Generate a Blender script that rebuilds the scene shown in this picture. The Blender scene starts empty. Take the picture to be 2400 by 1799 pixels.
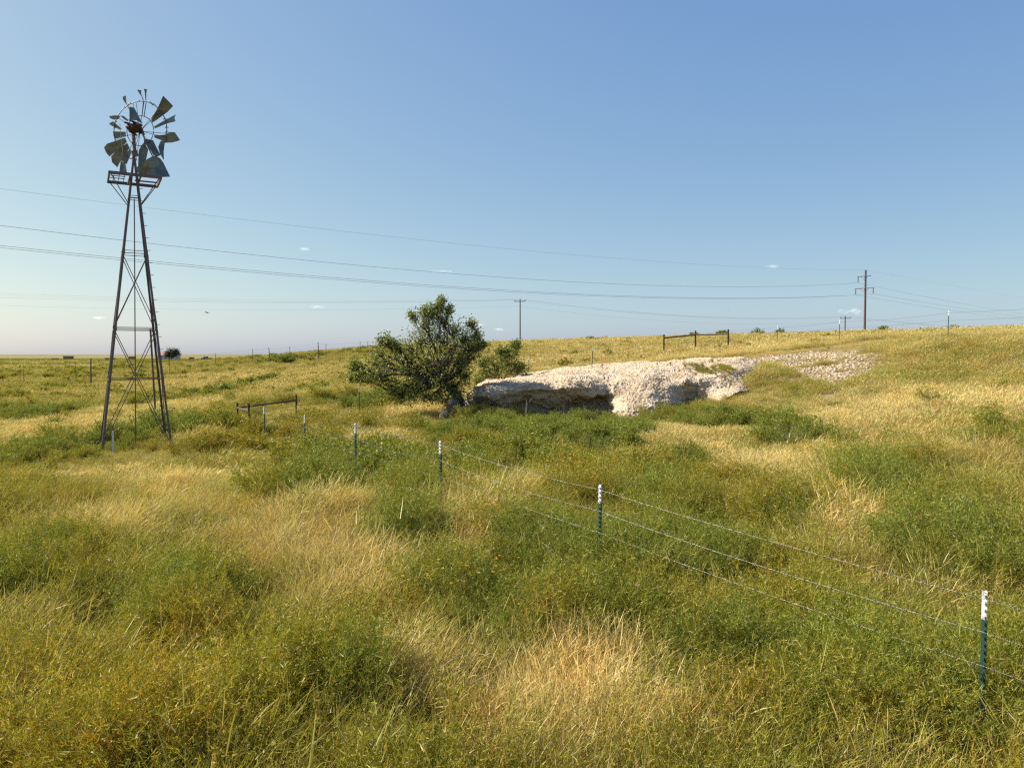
import bpy, math, random
import numpy as np
from mathutils import Vector, noise as mnoise

random.seed(7)
rng = np.random.default_rng(11)
R = math.radians
S = bpy.context.scene
COL = S.collection

# ------------------------------------------------------------------ camera
FPX, HOR = 1779.0, 830.0
CAMZ = 3.0
PITCH = math.atan((900 - HOR) / FPX)
cam_d = bpy.data.cameras.new('camera')
cam = bpy.data.objects.new('camera', cam_d)
COL.objects.link(cam)
cam.location = (0, 0, CAMZ)
cam.rotation_euler = (math.pi / 2 - PITCH, 0, 0)
cam_d.sensor_width = 36
cam_d.lens = 36 * FPX / 2400
cam_d.clip_start = 0.05
cam_d.clip_end = 20000
S.camera = cam

# ------------------------------------------------------------------ sky + sun
SUN_EL, SUN_AZ = R(41), R(-78)      # azimuth from +Y (view direction), negative = left
w = bpy.data.worlds.new('World')
S.world = w
w.use_nodes = True
nt = w.node_tree
bg = nt.nodes['Background']
sky = nt.nodes.new('ShaderNodeTexSky')
sky.sky_type = 'NISHITA'
sky.sun_disc = False
sky.sun_elevation = SUN_EL
sky.sun_rotation = SUN_AZ
sky.altitude = 300
sky.air_density = 0.8
sky.dust_density = 1.5
sky.ozone_density = 1.0
sp_, cb_ = nt.nodes.new('ShaderNodeSeparateColor'), nt.nodes.new('ShaderNodeCombineColor')
nt.links.new(sky.outputs[0], sp_.inputs[0])
for i_, (p_, q_) in enumerate(((.17, .85), (.115, .69), (-.11, .31))):   # softer sky contrast, as the hazy summer air has
    m1_ = nt.nodes.new('ShaderNodeMath'); m1_.operation = 'MULTIPLY'; m1_.inputs[1].default_value = .1
    m2_ = nt.nodes.new('ShaderNodeMath'); m2_.operation = 'POWER'; m2_.inputs[1].default_value = q_
    m3_ = nt.nodes.new('ShaderNodeMath'); m3_.operation = 'MULTIPLY'; m3_.inputs[1].default_value = math.exp(p_) * 10 * .5
    nt.links.new(sp_.outputs[i_], m1_.inputs[0]); nt.links.new(m1_.outputs[0], m2_.inputs[0]); nt.links.new(m2_.outputs[0], m3_.inputs[0]); nt.links.new(m3_.outputs[0], cb_.inputs[i_])
nt.links.new(cb_.outputs[0], bg.inputs[0])
bg.inputs[1].default_value = 0.1
sd = bpy.data.lights.new('sun', 'SUN')
sd.energy = 5.0
sd.angle = R(0.5)
sd.color = (1.0, 0.93, 0.82)
sun = bpy.data.objects.new('sun', sd)
COL.objects.link(sun)
sv = Vector((math.sin(SUN_AZ) * math.cos(SUN_EL), math.cos(SUN_AZ) * math.cos(SUN_EL), math.sin(SUN_EL)))
sun.rotation_euler = sv.to_track_quat('Z', 'Y').to_euler()
sun.location = sv * 50
S.view_settings.view_transform = 'Standard'
S.view_settings.look = 'None'
S.view_settings.exposure = 1.0
S.view_settings.gamma = 1.0
S.cycles.use_denoising = False
S.cycles.pixel_filter_type = 'BLACKMAN_HARRIS'
S.cycles.filter_width = 1.3
S.cycles.sample_clamp_indirect = 4
S.cycles.max_bounces = 6
S.cycles.diffuse_bounces = 3
S.cycles.transmission_bounces = 3
S.cycles.glossy_bounces = 2
S.cycles.transparent_max_bounces = 8
S.cycles.caustics_reflective = False
S.cycles.caustics_refractive = False

# ------------------------------------------------------------------ helpers
def ray(px, py):
    a, b = (px - 1200) / FPX, (900 - py) / FPX
    c, s = math.cos(PITCH), math.sin(PITCH)
    return Vector((a, c + b * s, -s + b * c))

def PT(px, py, Y):
    """world point seen at photograph pixel (px,py) at forward distance Y"""
    r = ray(px, py)
    return Vector((0, 0, CAMZ)) + r * (Y / r.y)

def tag(o, label=None, cat=None, group=None, kind=None):
    if label: o['label'] = label
    if cat: o['category'] = cat
    if group: o['group'] = group
    if kind: o['kind'] = kind
    return o

def empty(name, loc, rot=(0, 0, 0)):
    o = bpy.data.objects.new(name, None)
    o.empty_display_size = 0.2
    COL.objects.link(o)
    o.location = loc
    o.rotation_euler = rot
    return o

def np_mesh(name, V, F4=None, F3=None, attrs=None, smooth=False):
    V = np.asarray(V, dtype=np.float32)
    parts, starts, n = [], [], 0
    if F4 is not None and len(F4):
        F4 = np.asarray(F4, dtype=np.int32)
        parts.append(F4.ravel()); starts.append(np.arange(len(F4)) * 4); n = len(F4) * 4
    if F3 is not None and len(F3):
        F3 = np.asarray(F3, dtype=np.int32)
        parts.append(F3.ravel()); starts.append(n + np.arange(len(F3)) * 3)
    L = np.concatenate(parts); st = np.concatenate(starts).astype(np.int32)
    me = bpy.data.meshes.new(name)
    me.vertices.add(len(V)); me.vertices.foreach_set('co', V.ravel())
    me.loops.add(len(L)); me.loops.foreach_set('vertex_index', L)
    me.polygons.add(len(st)); me.polygons.foreach_set('loop_start', st)
    if smooth: me.polygons.foreach_set('use_smooth', np.ones(len(st), dtype=bool))
    for k, a in (attrs or {}).items():
        at = me.attributes.new(k, 'FLOAT', 'POINT')
        at.data.foreach_set('value', np.asarray(a, dtype=np.float32))
    me.update(calc_edges=True)
    me.validate()
    return me

class MB:
    """collects plain shapes and links them as one mesh object"""
    def __init__(s): s.v = []; s.f = []
    def add(s, vs, fs):
        n = len(s.v); s.v += [tuple(v) for v in vs]; s.f += [tuple(i + n for i in f) for f in fs]; return s
    def box(s, c, d, m=None):
        x, y, z = d[0] / 2, d[1] / 2, d[2] / 2
        vs = [Vector((sx * x, sy * y, sz * z)) for sz in (-1, 1) for sx, sy in ((-1, -1), (1, -1), (1, 1), (-1, 1))]
        if m is not None: vs = [m @ v for v in vs]
        vs = [v + Vector(c) for v in vs]
        return s.add(vs, [(3, 2, 1, 0), (4, 5, 6, 7), (0, 1, 5, 4), (1, 2, 6, 5), (2, 3, 7, 6), (3, 0, 4, 7)])
    def bar(s, a, b, wx, wy, up=(0, 0, 1)):
        a, b = Vector(a), Vector(b); d = (b - a).normalized(); up = Vector(up)
        if abs(d.dot(up)) > .95: up = Vector((0, 1, 0))
        x = d.cross(up).normalized(); y = x.cross(d)
        vs = [p + x * (i * wx / 2) + y * (j * wy / 2) for p in (a, b) for i, j in ((-1, -1), (1, -1), (1, 1), (-1, 1))]
        return s.add(vs, [(3, 2, 1, 0), (4, 5, 6, 7), (0, 1, 5, 4), (1, 2, 6, 5), (2, 3, 7, 6), (3, 0, 4, 7)])
    def angle(s, a, b, w_, t, xdir, ydir):
        """angle iron: two thin flanges from the corner line a-b"""
        a, b = Vector(a), Vector(b); xd, yd = Vector(xdir), Vector(ydir)
        prof = [(0, 0), (w_, 0), (w_, t), (t, t), (t, w_), (0, w_)]
        vs = [p + xd * i + yd * j for p in (a, b) for i, j in prof]
        fs = [(i, (i + 1) % 6, 6 + (i + 1) % 6, 6 + i) for i in range(6)]
        fs += [(5, 4, 3, 2, 1, 0), (6, 7, 8, 9, 10, 11)]
        return s.add(vs, fs)
    def tube(s, pts, r, n=8, cap=True, closed=False):
        pts = [Vector(p) for p in pts]; m = len(pts); rr = r if isinstance(r, (list, tuple)) else [r] * m
        vs = []; px = None
        for i, p in enumerate(pts):
            if closed: d = (pts[(i + 1) % m] - pts[i - 1]).normalized()
            else: d = (pts[min(i + 1, m - 1)] - pts[max(i - 1, 0)]).normalized()
            if px is None:
                u = Vector((0, 0, 1)) if abs(d.z) < .9 else Vector((1, 0, 0)); px = d.cross(u).normalized()
            px = (px - d * px.dot(d)).normalized(); py = d.cross(px)
            vs += [p + px * (math.cos(2 * math.pi * k / n) * rr[i]) + py * (math.sin(2 * math.pi * k / n) * rr[i]) for k in range(n)]
        fs = []
        for i in range(m if closed else m - 1):
            j = (i + 1) % m
            fs += [(i * n + k, i * n + (k + 1) % n, j * n + (k + 1) % n, j * n + k) for k in range(n)]
        if cap and not closed: fs += [tuple(range(n - 1, -1, -1)), tuple((m - 1) * n + k for k in range(n))]
        return s.add(vs, fs)
    def prism(s, poly, thick, nrm):
        """closed plate from a 3D polygon"""
        k = len(poly); nv = Vector(nrm) * thick / 2
        vs = [Vector(p) - nv for p in poly] + [Vector(p) + nv for p in poly]
        return s.add(vs, [tuple(range(k - 1, -1, -1)), tuple(range(k, 2 * k))] + [(i, (i + 1) % k, k + (i + 1) % k, k + i) for i in range(k)])
    def build(s, name, mat, parent=None, smooth=False):
        me = bpy.data.meshes.new(name); me.from_pydata(s.v, [], s.f)
        if smooth:
            me.polygons.foreach_set('use_smooth', [True] * len(me.polygons))
            me.set_sharp_from_angle(angle=R(40))
        if mat: me.materials.append(mat)
        o = bpy.data.objects.new(name, me); COL.objects.link(o)
        if parent: o.parent = parent
        return o

def link(name, me, mat, parent=None):
    if mat and not me.materials: me.materials.append(mat)
    o = bpy.data.objects.new(name, me); COL.objects.link(o)
    if parent: o.parent = parent
    return o

# ------------------------------------------------------------------ materials
def newmat(name):
    m = bpy.data.materials.new(name); m.use_nodes = True
    t = m.node_tree
    return m, t, t.nodes['Principled BSDF']

def nd(t, typ, **kw):
    n = t.nodes.new(typ)
    for k, v in kw.items(): setattr(n, k, v)
    return n

def noise_tex(t, scale, detail=5, rough=.6, coord='Object', vec=None):
    n = nd(t, 'ShaderNodeTexNoise'); n.inputs['Scale'].default_value = scale
    n.inputs['Detail'].default_value = detail; n.inputs['Roughness'].default_value = rough
    if vec is None:
        tc = nd(t, 'ShaderNodeTexCoord'); vec = tc.outputs[coord]
    t.links.new(vec, n.inputs['Vector'])
    return n

def ramp(t, fac, stops):
    r = nd(t, 'ShaderNodeValToRGB'); e = r.color_ramp.elements
    while len(e) < len(stops): e.new(.5)
    for el, (p, c) in zip(e, stops): el.position = p; el.color = (*c, 1)
    t.links.new(fac, r.inputs[0]); return r

def mixc(t, fac, a, b, mode='MIX'):
    m = nd(t, 'ShaderNodeMix', data_type='RGBA', blend_type=mode)
    for s_, v in ((m.inputs[0], fac), (m.inputs[6], a), (m.inputs[7], b)):
        if isinstance(v, (int, float)): s_.default_value = v
        elif isinstance(v, tuple): s_.default_value = (*v, 1)
        else: t.links.new(v, s_)
    return m.outputs[2]

def metal_mat(name, stops, scale=6, rough=.6, metallic=.0, bump=.3):
    m, t, b = newmat(name)
    n = noise_tex(t, scale)
    r = ramp(t, n.outputs[0], stops)
    t.links.new(r.outputs[0], b.inputs['Base Color'])
    b.inputs['Roughness'].default_value = rough; b.inputs['Metallic'].default_value = metallic
    bp = nd(t, 'ShaderNodeBump'); bp.inputs['Strength'].default_value = bump; bp.inputs['Distance'].default_value = .01
    n2 = noise_tex(t, scale * 8); t.links.new(n2.outputs[0], bp.inputs['Height']); t.links.new(bp.outputs[0], b.inputs['Normal'])
    return m

M_tower = metal_mat('weathered_steel', [(.35, (.085, .065, .072)), (.55, (.12, .09, .085)), (.68, (.15, .075, .045))], 5, .55, .2)
M_galv = metal_mat('galvanised_blade', [(.3, (.08, .10, .10)), (.5, (.14, .165, .15)), (.62, (.20, .21, .18)), (.75, (.10, .06, .035))], 4, .5, .4)
M_rust = metal_mat('rusted_gearbox', [(.3, (.03, .012, .008)), (.55, (.06, .022, .012)), (.7, (.10, .045, .02))], 14, .8, .1)
M_pipe = metal_mat('rusty_pipe', [(.3, (.035, .017, .013)), (.55, (.065, .03, .02)), (.7, (.12, .06, .045))], 9, .65, .1)
M_tgreen = metal_mat('post_green_paint', [(.3, (.012, .04, .03)), (.6, (.02, .06, .042)), (.72, (.05, .05, .03))], 12, .5)
M_twhite = metal_mat('post_white_paint', [(.3, (.44, .45, .45)), (.52, (.58, .59, .6)), (.66, (.22, .17, .12))], 26, .5)
M_wire = metal_mat('galvanised_wire', [(.3, (.13, .125, .11)), (.6, (.21, .20, .185))], 20, .4, .5)
M_owire = metal_mat('rusted_wire', [(.3, (.05, .04, .03)), (.6, (.10, .085, .07))], 20, .8, .0)
M_pline = metal_mat('power_wire', [(.3, (.06, .07, .08)), (.6, (.09, .10, .11))], 3, .6, .2)
M_wood = metal_mat('weathered_pole_wood', [(.3, (.075, .048, .036)), (.6, (.12, .08, .06)), (.75, (.16, .115, .09))], 7, .85, 0, .5)
M_greywood = metal_mat('grey_old_wood', [(.3, (.05, .042, .035)), (.6, (.11, .095, .075)), (.75, (.17, .15, .12))], 9, .9, 0, .6)
M_insul = metal_mat('porcelain', [(.3, (.12, .12, .16)), (.7, (.2, .17, .2))], 5, .3)
M_bark = metal_mat('oak_bark', [(.3, (.025, .022, .018)), (.6, (.055, .05, .042)), (.75, (.10, .09, .08))], 10, .9, 0, .8)

def foliage_mat(name, stops, tint_a, tint_b, trans=.35, gloss=.06, patch=.5):
    """blade colour from the per-blade number rnd, shifted by instance tint and by slow changes over the land"""
    m, t, b = newmat(name)
    t.nodes.remove(b)
    out = t.nodes['Material Output']
    a = nd(t, 'ShaderNodeAttribute', attribute_name='rnd')
    r = ramp(t, a.outputs['Fac'], stops)
    ti = nd(t, 'ShaderNodeAttribute', attribute_name='tint', attribute_type='INSTANCER')
    c = mixc(t, ti.outputs['Fac'], tint_a, tint_b)
    c = mixc(t, 1.0, r.outputs[0], c, 'MULTIPLY')
    g = nd(t, 'ShaderNodeNewGeometry')
    n = noise_tex(t, .45, 4, .6, vec=g.outputs['Position'])
    mr = nd(t, 'ShaderNodeMapRange'); mr.inputs[1].default_value = .3; mr.inputs[2].default_value = .7
    mr.inputs[3].default_value = 1 - patch * .5; mr.inputs[4].default_value = 1 + patch * .5
    t.links.new(n.outputs[0], mr.inputs[0])
    n9 = noise_tex(t, 1.4, 4, .65, vec=g.outputs['Position'])
    hr = ramp(t, n9.outputs[0], [(.36, (1.10, .94, .80)), (.5, (1, 1, 1)), (.64, (.92, 1.04, .98))])
    c = mixc(t, .85 * min(1, patch * 3), c, hr.outputs[0], 'MULTIPLY')
    cc = nd(t, 'ShaderNodeVectorMath', operation='SCALE'); t.links.new(c, cc.inputs[0]); t.links.new(mr.outputs[0], cc.inputs['Scale'])
    d = nd(t, 'ShaderNodeBsdfDiffuse'); tr = nd(t, 'ShaderNodeBsdfTranslucent'); gl = nd(t, 'ShaderNodeBsdfGlossy')
    gl.inputs['Roughness'].default_value = .45; gl.inputs['Color'].default_value = (.9, .9, .85, 1)
    t.links.new(cc.outputs[0], d.inputs[0])
    warm = mixc(t, 1.0, cc.outputs[0], (1.05, 1.05, .7), 'MULTIPLY')
    t.links.new(warm, tr.inputs[0])
    m1 = nd(t, 'ShaderNodeMixShader'); m1.inputs[0].default_value = trans
    t.links.new(d.outputs[0], m1.inputs[1]); t.links.new(tr.outputs[0], m1.inputs[2])
    m2 = nd(t, 'ShaderNodeMixShader'); m2.inputs[0].default_value = gloss
    t.links.new(m1.outputs[0], m2.inputs[1]); t.links.new(gl.outputs[0], m2.inputs[2])
    t.links.new(m2.outputs[0], out.inputs[0])
    return m

W1 = (1, 1, 1)
M_straw = foliage_mat('dry_straw', [(0, (.29, .225, .075)), (.35, (.46, .38, .14)), (.7, (.60, .51, .25)), (.88, (.35, .34, .09)), (1, (.22, .24, .055))],
                      (1.12, 1.02, .92), (.62, .63, .28), .35, .02, .3)
M_green = foliage_mat('green_weed', [(0, (.105, .118, .018)), (.4, (.195, .20, .032)), (.72, (.33, .30, .06)), (.86, (.50, .40, .17)), (.94, (.36, .16, .07)), (1, (.40, .20, .09))],
                      (.86, 1.02, .75), (1.32, 1.12, .58), .35, .02, .3)
M_oak = foliage_mat('oak_leaf', [(0, (.10, .125, .025)), (.5, (.21, .24, .05)), (.85, (.35, .36, .09)), (1, (.48, .44, .16))],
                    (1, 1, 1), (1, 1, 1), .4, .03, .2)
M_bush = foliage_mat('bush_leaf', [(0, (.13, .15, .03)), (.5, (.20, .23, .05)), (.85, (.30, .31, .08)), (1, (.42, .37, .13))],
                     (1, 1, 1), (1, 1, 1), .35, .02, .3)
M_farleaf = foliage_mat('far_leaf', [(0, (.03, .042, .02)), (1, (.06, .075, .035))], W1, W1, .2, .03, .1)
M_yellow = foliage_mat('yellow_petal', [(0, (.55, .36, .015)), (1, (.7, .52, .04))], W1, W1, .3, .03, .1)
M_white = foliage_mat('white_petal', [(0, (.7, .7, .6)), (1, (.85, .85, .8))], W1, W1, .3, .03, .1)

def stone_mat(name, soil_mix=False):
    m, t, b = newmat(name)
    g = nd(t, 'ShaderNodeNewGeometry')
    n1 = noise_tex(t, 1.1, 8, .65, vec=g.outputs['Position'])
    n2 = noise_tex(t, 9, 6, .7, vec=g.outputs['Position'])
    mp = nd(t, 'ShaderNodeMapping'); mp.inputs['Scale'].default_value = (.8, .8, 7); t.links.new(g.outputs['Position'], mp.inputs[0])
    n3 = noise_tex(t, 1.6, 6, .6, vec=mp.outputs[0])
    c1 = ramp(t, n1.outputs[0], [(.3, (.41, .325, .23)), (.5, (.50, .43, .335)), (.65, (.55, .495, .41)), (.8, (.37, .265, .155))])
    c2 = ramp(t, n2.outputs[0], [(.28, (.6, .5, .42)), (.5, (1, 1, 1)), (.75, (1.1, 1.03, .95))])
    c3 = ramp(t, n3.outputs[0], [(.3, (.62, .46, .30)), (.48, (1, .96, .90)), (.62, (1, .86, .66)), (.8, (1, .95, .88))])
    c = mixc(t, 1, c1.outputs[0], c2.outputs[0], 'MULTIPLY'); c = mixc(t, .9, c, c3.outputs[0], 'MULTIPLY')
    t.links.new(c, b.inputs['Base Color'])
    b.inputs['Roughness'].default_value = .95; b.inputs['Specular IOR Level'].default_value = .2
    v = nd(t, 'ShaderNodeTexVoronoi'); v.inputs['Scale'].default_value = 14; t.links.new(g.outputs['Position'], v.inputs['Vector'])
    nb = noise_tex(t, 30, 6, .7, vec=g.outputs['Position'])
    ad = nd(t, 'ShaderNodeMath', operation='ADD'); t.links.new(v.outputs[0], ad.inputs[0]); t.links.new(nb.outputs[0], ad.inputs[1])
    bp = nd(t, 'ShaderNodeBump'); bp.inputs['Strength'].default_value = .5; bp.inputs['Distance'].default_value = .04
    t.links.new(ad.outputs[0], bp.inputs['Height']); t.links.new(bp.outputs[0], b.inputs['Normal'])
    return m
M_stone = stone_mat('limestone')

# ------------------------------------------------------------------ terrain
def _h(ix, iy, seed):
    n = (ix.astype(np.int64) * 374761393 + iy.astype(np.int64) * 668265263 + seed * 974634777) & 0xffffffff
    n = ((n ^ (n >> 13)) * 1274126177) & 0xffffffff
    return ((n ^ (n >> 16)) & 0xffffff) / float(0xffffff)

def vnoise(x, y, seed=0):
    x = np.asarray(x, float); y = np.asarray(y, float)
    ix, iy = np.floor(x), np.floor(y); fx, fy = x - ix, y - iy
    fx = fx * fx * (3 - 2 * fx); fy = fy * fy * (3 - 2 * fy)
    a, b = _h(ix, iy, seed), _h(ix + 1, iy, seed); c, d = _h(ix, iy + 1, seed), _h(ix + 1, iy + 1, seed)
    return (a * (1 - fx) + b * fx) * (1 - fy) + (c * (1 - fx) + d * fx) * fy   # 0..1

def fbm(x, y, seed=0, o=3):
    s, a, k = 0, .5, 1
    for i in range(o): s = s + a * (vnoise(x * k, y * k, seed + i) - .5); a *= .5; k *= 2.07
    return s   # about -.5..+.5

CP = [  # x, y, height relative to the camera
 (3.55, 5.7, -3.2), (1.04, 9, -2.97), (-1.17, 12.2, -2.84), (-3.3, 16, -2.86), (-5.5, 20, -2.98), (-7.9, 24, -3.05),
 (-10.46, 28.9, -3.2), (-8.8, 31.2, -3.0), (-6.8, 33.9, -2.85), (4.67, 44, -.95), (10.3, 51.5, -.05), (12.65, 52.5, .25), (14.5, 51, .27),
 (16.4, 47, .37), (18.1, 42, .5), (19.55, 34, .55), (-11.4, 23, -3.02), (-10.5, 26, -3.08), (-13, 21, -3.0),
 (-2.2, 31, -2.5), (0, 25, -2.75), (3, 26, -2.75), (6, 27, -2.55), (5, 30, -2.6), (9, 30, -1.95), (10.2, 32.3, -1.25), (11.5, 34.5, -.75), (5, 34.5, -1.9), (1, 34, -2.1), (9, 35, -1.3),
 (0, 38, -1.75), (4, 39, -.95), (8, 39.5, -.62), (11, 38.5, -.55), (16, 36, -.05), (12.8, 29, -1.45), (13.3, 20, -1.45), (18.7, 28, -.65),
 (10, 15, -2.15), (8, 12, -2.45), (5.3, 13.5, -2.65), (4.3, 18, -2.75), (0, 4, -3.25), (-5, 5, -3.2), (-6, 10, -3.05), (5, 3, -3.35), (8, 7, -2.95),
 (-15, 15, -3.05), (-15, 30, -3.15), (-25, 40, -3.2), (-5, 28, -3.0), (-15, 50, -2.6), (-8, 45, -1.9), (-2, 44, -1.4), (-10, 60, -1.3),
 (-40, 60, -3.2), (-80, 110, -3.1), (-25, 75, -2.2), (-34, 110, -.3), (-18.5, 100, .75), (-3.5, 90, 1.1), (9.6, 85, 1.5), (22.5, 80, 1.8), (34.4, 72, 1.95),
 (41.8, 62, 1.97), (-14, 78, -.2), (0, 68, .2), (14, 66, 1.0), (25, 55, 1.15), (28, 42, 1.05), (30, 25, .2), (20, 10, -1.4), (30, 0, -1.3), (45, 35, 1.6), (60, 70, 2.3),
 (-60, 150, -2.6), (-30, 170, -2.0), (-2, 150, -.3), (20, 140, .2), (60, 135, 1.0), (80, 110, 1.2), (100, 60, 1.5),
 (0, -15, -3.5), (-25, -10, -3.3), (25, -15, -2.8), (-60, 20, -3.3), (-100, 60, -3.3), (80, 0, -1), (-30, 20, -3.1)]
CPa = np.array(CP, float)
def _U(r2): return np.where(r2 > 1e-12, r2 * np.log(r2 + 1e-12), 0)
_n = len(CPa); _sc = 30.
_X = CPa[:, :2] / _sc
_K = _U(((_X[:, None] - _X[None]) ** 2).sum(-1)) + np.eye(_n) * 1e-3
_Pm = np.hstack([np.ones((_n, 1)), _X])
_A = np.block([[_K, _Pm], [_Pm.T, np.zeros((3, 3))]])
_w = np.linalg.solve(_A, np.concatenate([CPa[:, 2], np.zeros(3)]))
def ground(x, y):
    x = np.atleast_1d(np.asarray(x, float)); y = np.atleast_1d(np.asarray(y, float)); sh = x.shape
    xf, yf = x.ravel(), y.ravel(); out = np.empty(len(xf))
    for i in range(0, len(xf), 20000):
        q = np.stack([xf[i:i + 20000], yf[i:i + 20000]], 1) / _sc
        out[i:i + 20000] = _U(((q[:, None] - _X[None]) ** 2).sum(-1)) @ _w[:_n] + _w[_n] + q @ _w[_n + 1:]
    r = np.hypot(xf, yf)
    f = np.clip((r - 130) / 110, 0, 1); f = f * f * (3 - 2 * f)
    far = -3.3 + 1.0 * (vnoise(xf / 400, yf / 400, 5) - .5) * np.clip((r - 300) / 600, 0, 1)
    z = out * (1 - f) + far * f
    z += .10 * fbm(xf / 1.7, yf / 1.7, 3, 3) * np.clip(1 - r / 150, 0, 1) + .22 * fbm(xf / 9, yf / 9, 8, 2) * np.clip(r / 20, 0, 1) * np.clip(1 - r / 250, 0, 1)
    return (z + CAMZ).reshape(sh)
def gz(x, y): return float(ground(x, y)[0])

def on_ground(px, py, add=.0):
    """where the ray through photo pixel (px,py) meets the land (raised by add)"""
    r = ray(px, py); t = np.geomspace(3, 400, 1500)
    X, Y, Z = r.x * t, r.y * t, CAMZ + r.z * t
    hit = np.nonzero(Z < ground(X, Y) + add)[0]
    i = hit[0] if len(hit) else 1499
    return float(X[i]), float(Y[i])

radii = np.concatenate([[0.01], np.geomspace(1.5, 9000, 400)])
ang = np.concatenate([np.arange(-55, 55, .42), np.arange(55, 305, 5)]); ang = np.radians(ang)
RR, AA = np.meshgrid(radii, ang, indexing='ij')
GX, GY = RR * np.sin(AA), RR * np.cos(AA)
GZ = ground(GX, GY)
nr, na = GX.shape
i0 = (np.arange(nr - 1)[:, None] * na + np.arange(na)[None]).ravel()
i1 = (np.arange(nr - 1)[:, None] * na + (np.arange(na)[None] + 1) % na).ravel()
F = np.stack([i0, i1, i1 + na, i0 + na], 1)
me = np_mesh('ground', np.stack([GX.ravel(), GY.ravel(), GZ.ravel()], 1), F[:, ::-1], smooth=True)
def ground_mat():
    m, t, b = newmat('prairie_soil')
    g = nd(t, 'ShaderNodeNewGeometry')
    n1 = noise_tex(t, .25, 5, .6, vec=g.outputs['Position']); n2 = noise_tex(t, 5, 6, .7, vec=g.outputs['Position'])
    n3 = noise_tex(t, .02, 5, .65, vec=g.outputs['Position'])
    c1 = ramp(t, n2.outputs[0], [(.3, (.12, .085, .045)), (.5, (.26, .20, .12)), (.7, (.42, .35, .26))])
    c2 = ramp(t, n1.outputs[0], [(.35, (.09, .085, .025)), (.6, (.24, .18, .075))])
    c3 = ramp(t, n3.outputs[0], [(.35, (.12, .125, .04)), (.5, (.22, .185, .075)), (.65, (.15, .14, .05))])
    c = mixc(t, .5, c1.outputs[0], c2.outputs[0])
    ln = nd(t, 'ShaderNodeVectorMath', operation='LENGTH'); t.links.new(g.outputs['Position'], ln.inputs[0])
    mr = nd(t, 'ShaderNodeMapRange'); mr.inputs[1].default_value = 60; mr.inputs[2].default_value = 180
    t.links.new(ln.outputs['Value'], mr.inputs[0])
    c = mixc(t, mr.outputs[0], c, c3.outputs[0])
    t.links.new(c, b.inputs['Base Color']); b.inputs['Roughness'].default_value = 1; b.inputs['Specular IOR Level'].default_value = .1
    bp = nd(t, 'ShaderNodeBump'); bp.inputs['Strength'].default_value = .6; bp.inputs['Distance'].default_value = .08
    t.links.new(n2.outputs[0], bp.inputs['Height']); t.links.new(bp.outputs[0], b.inputs['Normal'])
    return m
gobj = link('ground', me, ground_mat()); tag(gobj, kind='structure')

# ------------------------------------------------------------------ limestone ledge
#         px    backpy backY  lippy lipY  undercut
LEDGE = [(1078, 926, 33.0, 932, 32.0, .35), (1100, 915, 33.6, 924, 31.4, .7), (1140, 891, 35.5, 908, 30.9, .55), (1200, 882, 36.4, 903, 30.6, .7),
         (1260, 874, 37, 900, 30.5, 1.1), (1320, 863, 37.6, 893, 30.5, 1.25), (1380, 856, 38.0, 893, 30.7, 1.2), (1418, 852, 38.3, 895, 31.0, .7),
         (1450, 849, 38.5, 893, 31.0, -.5), (1530, 845, 38.6, 884, 31.2, -1.0), (1580, 842, 38.8, 880, 31.6, -.7), (1612, 841, 38.8, 884, 31.6, .35), (1650, 840, 38.8, 884, 31.8, -.1),
         (1690, 838, 38.9, 880, 32.2, -.9), (1730, 837, 38.9, 878, 32.8, -1.0), (1765, 838, 38.6, 876, 33.6, -1.0), (1800, 842, 38.0, 872, 34.6, -1.0), (1840, 848, 37.4, 866, 35.4, -1.0)]
LE = np.array(LEDGE, float)
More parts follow.
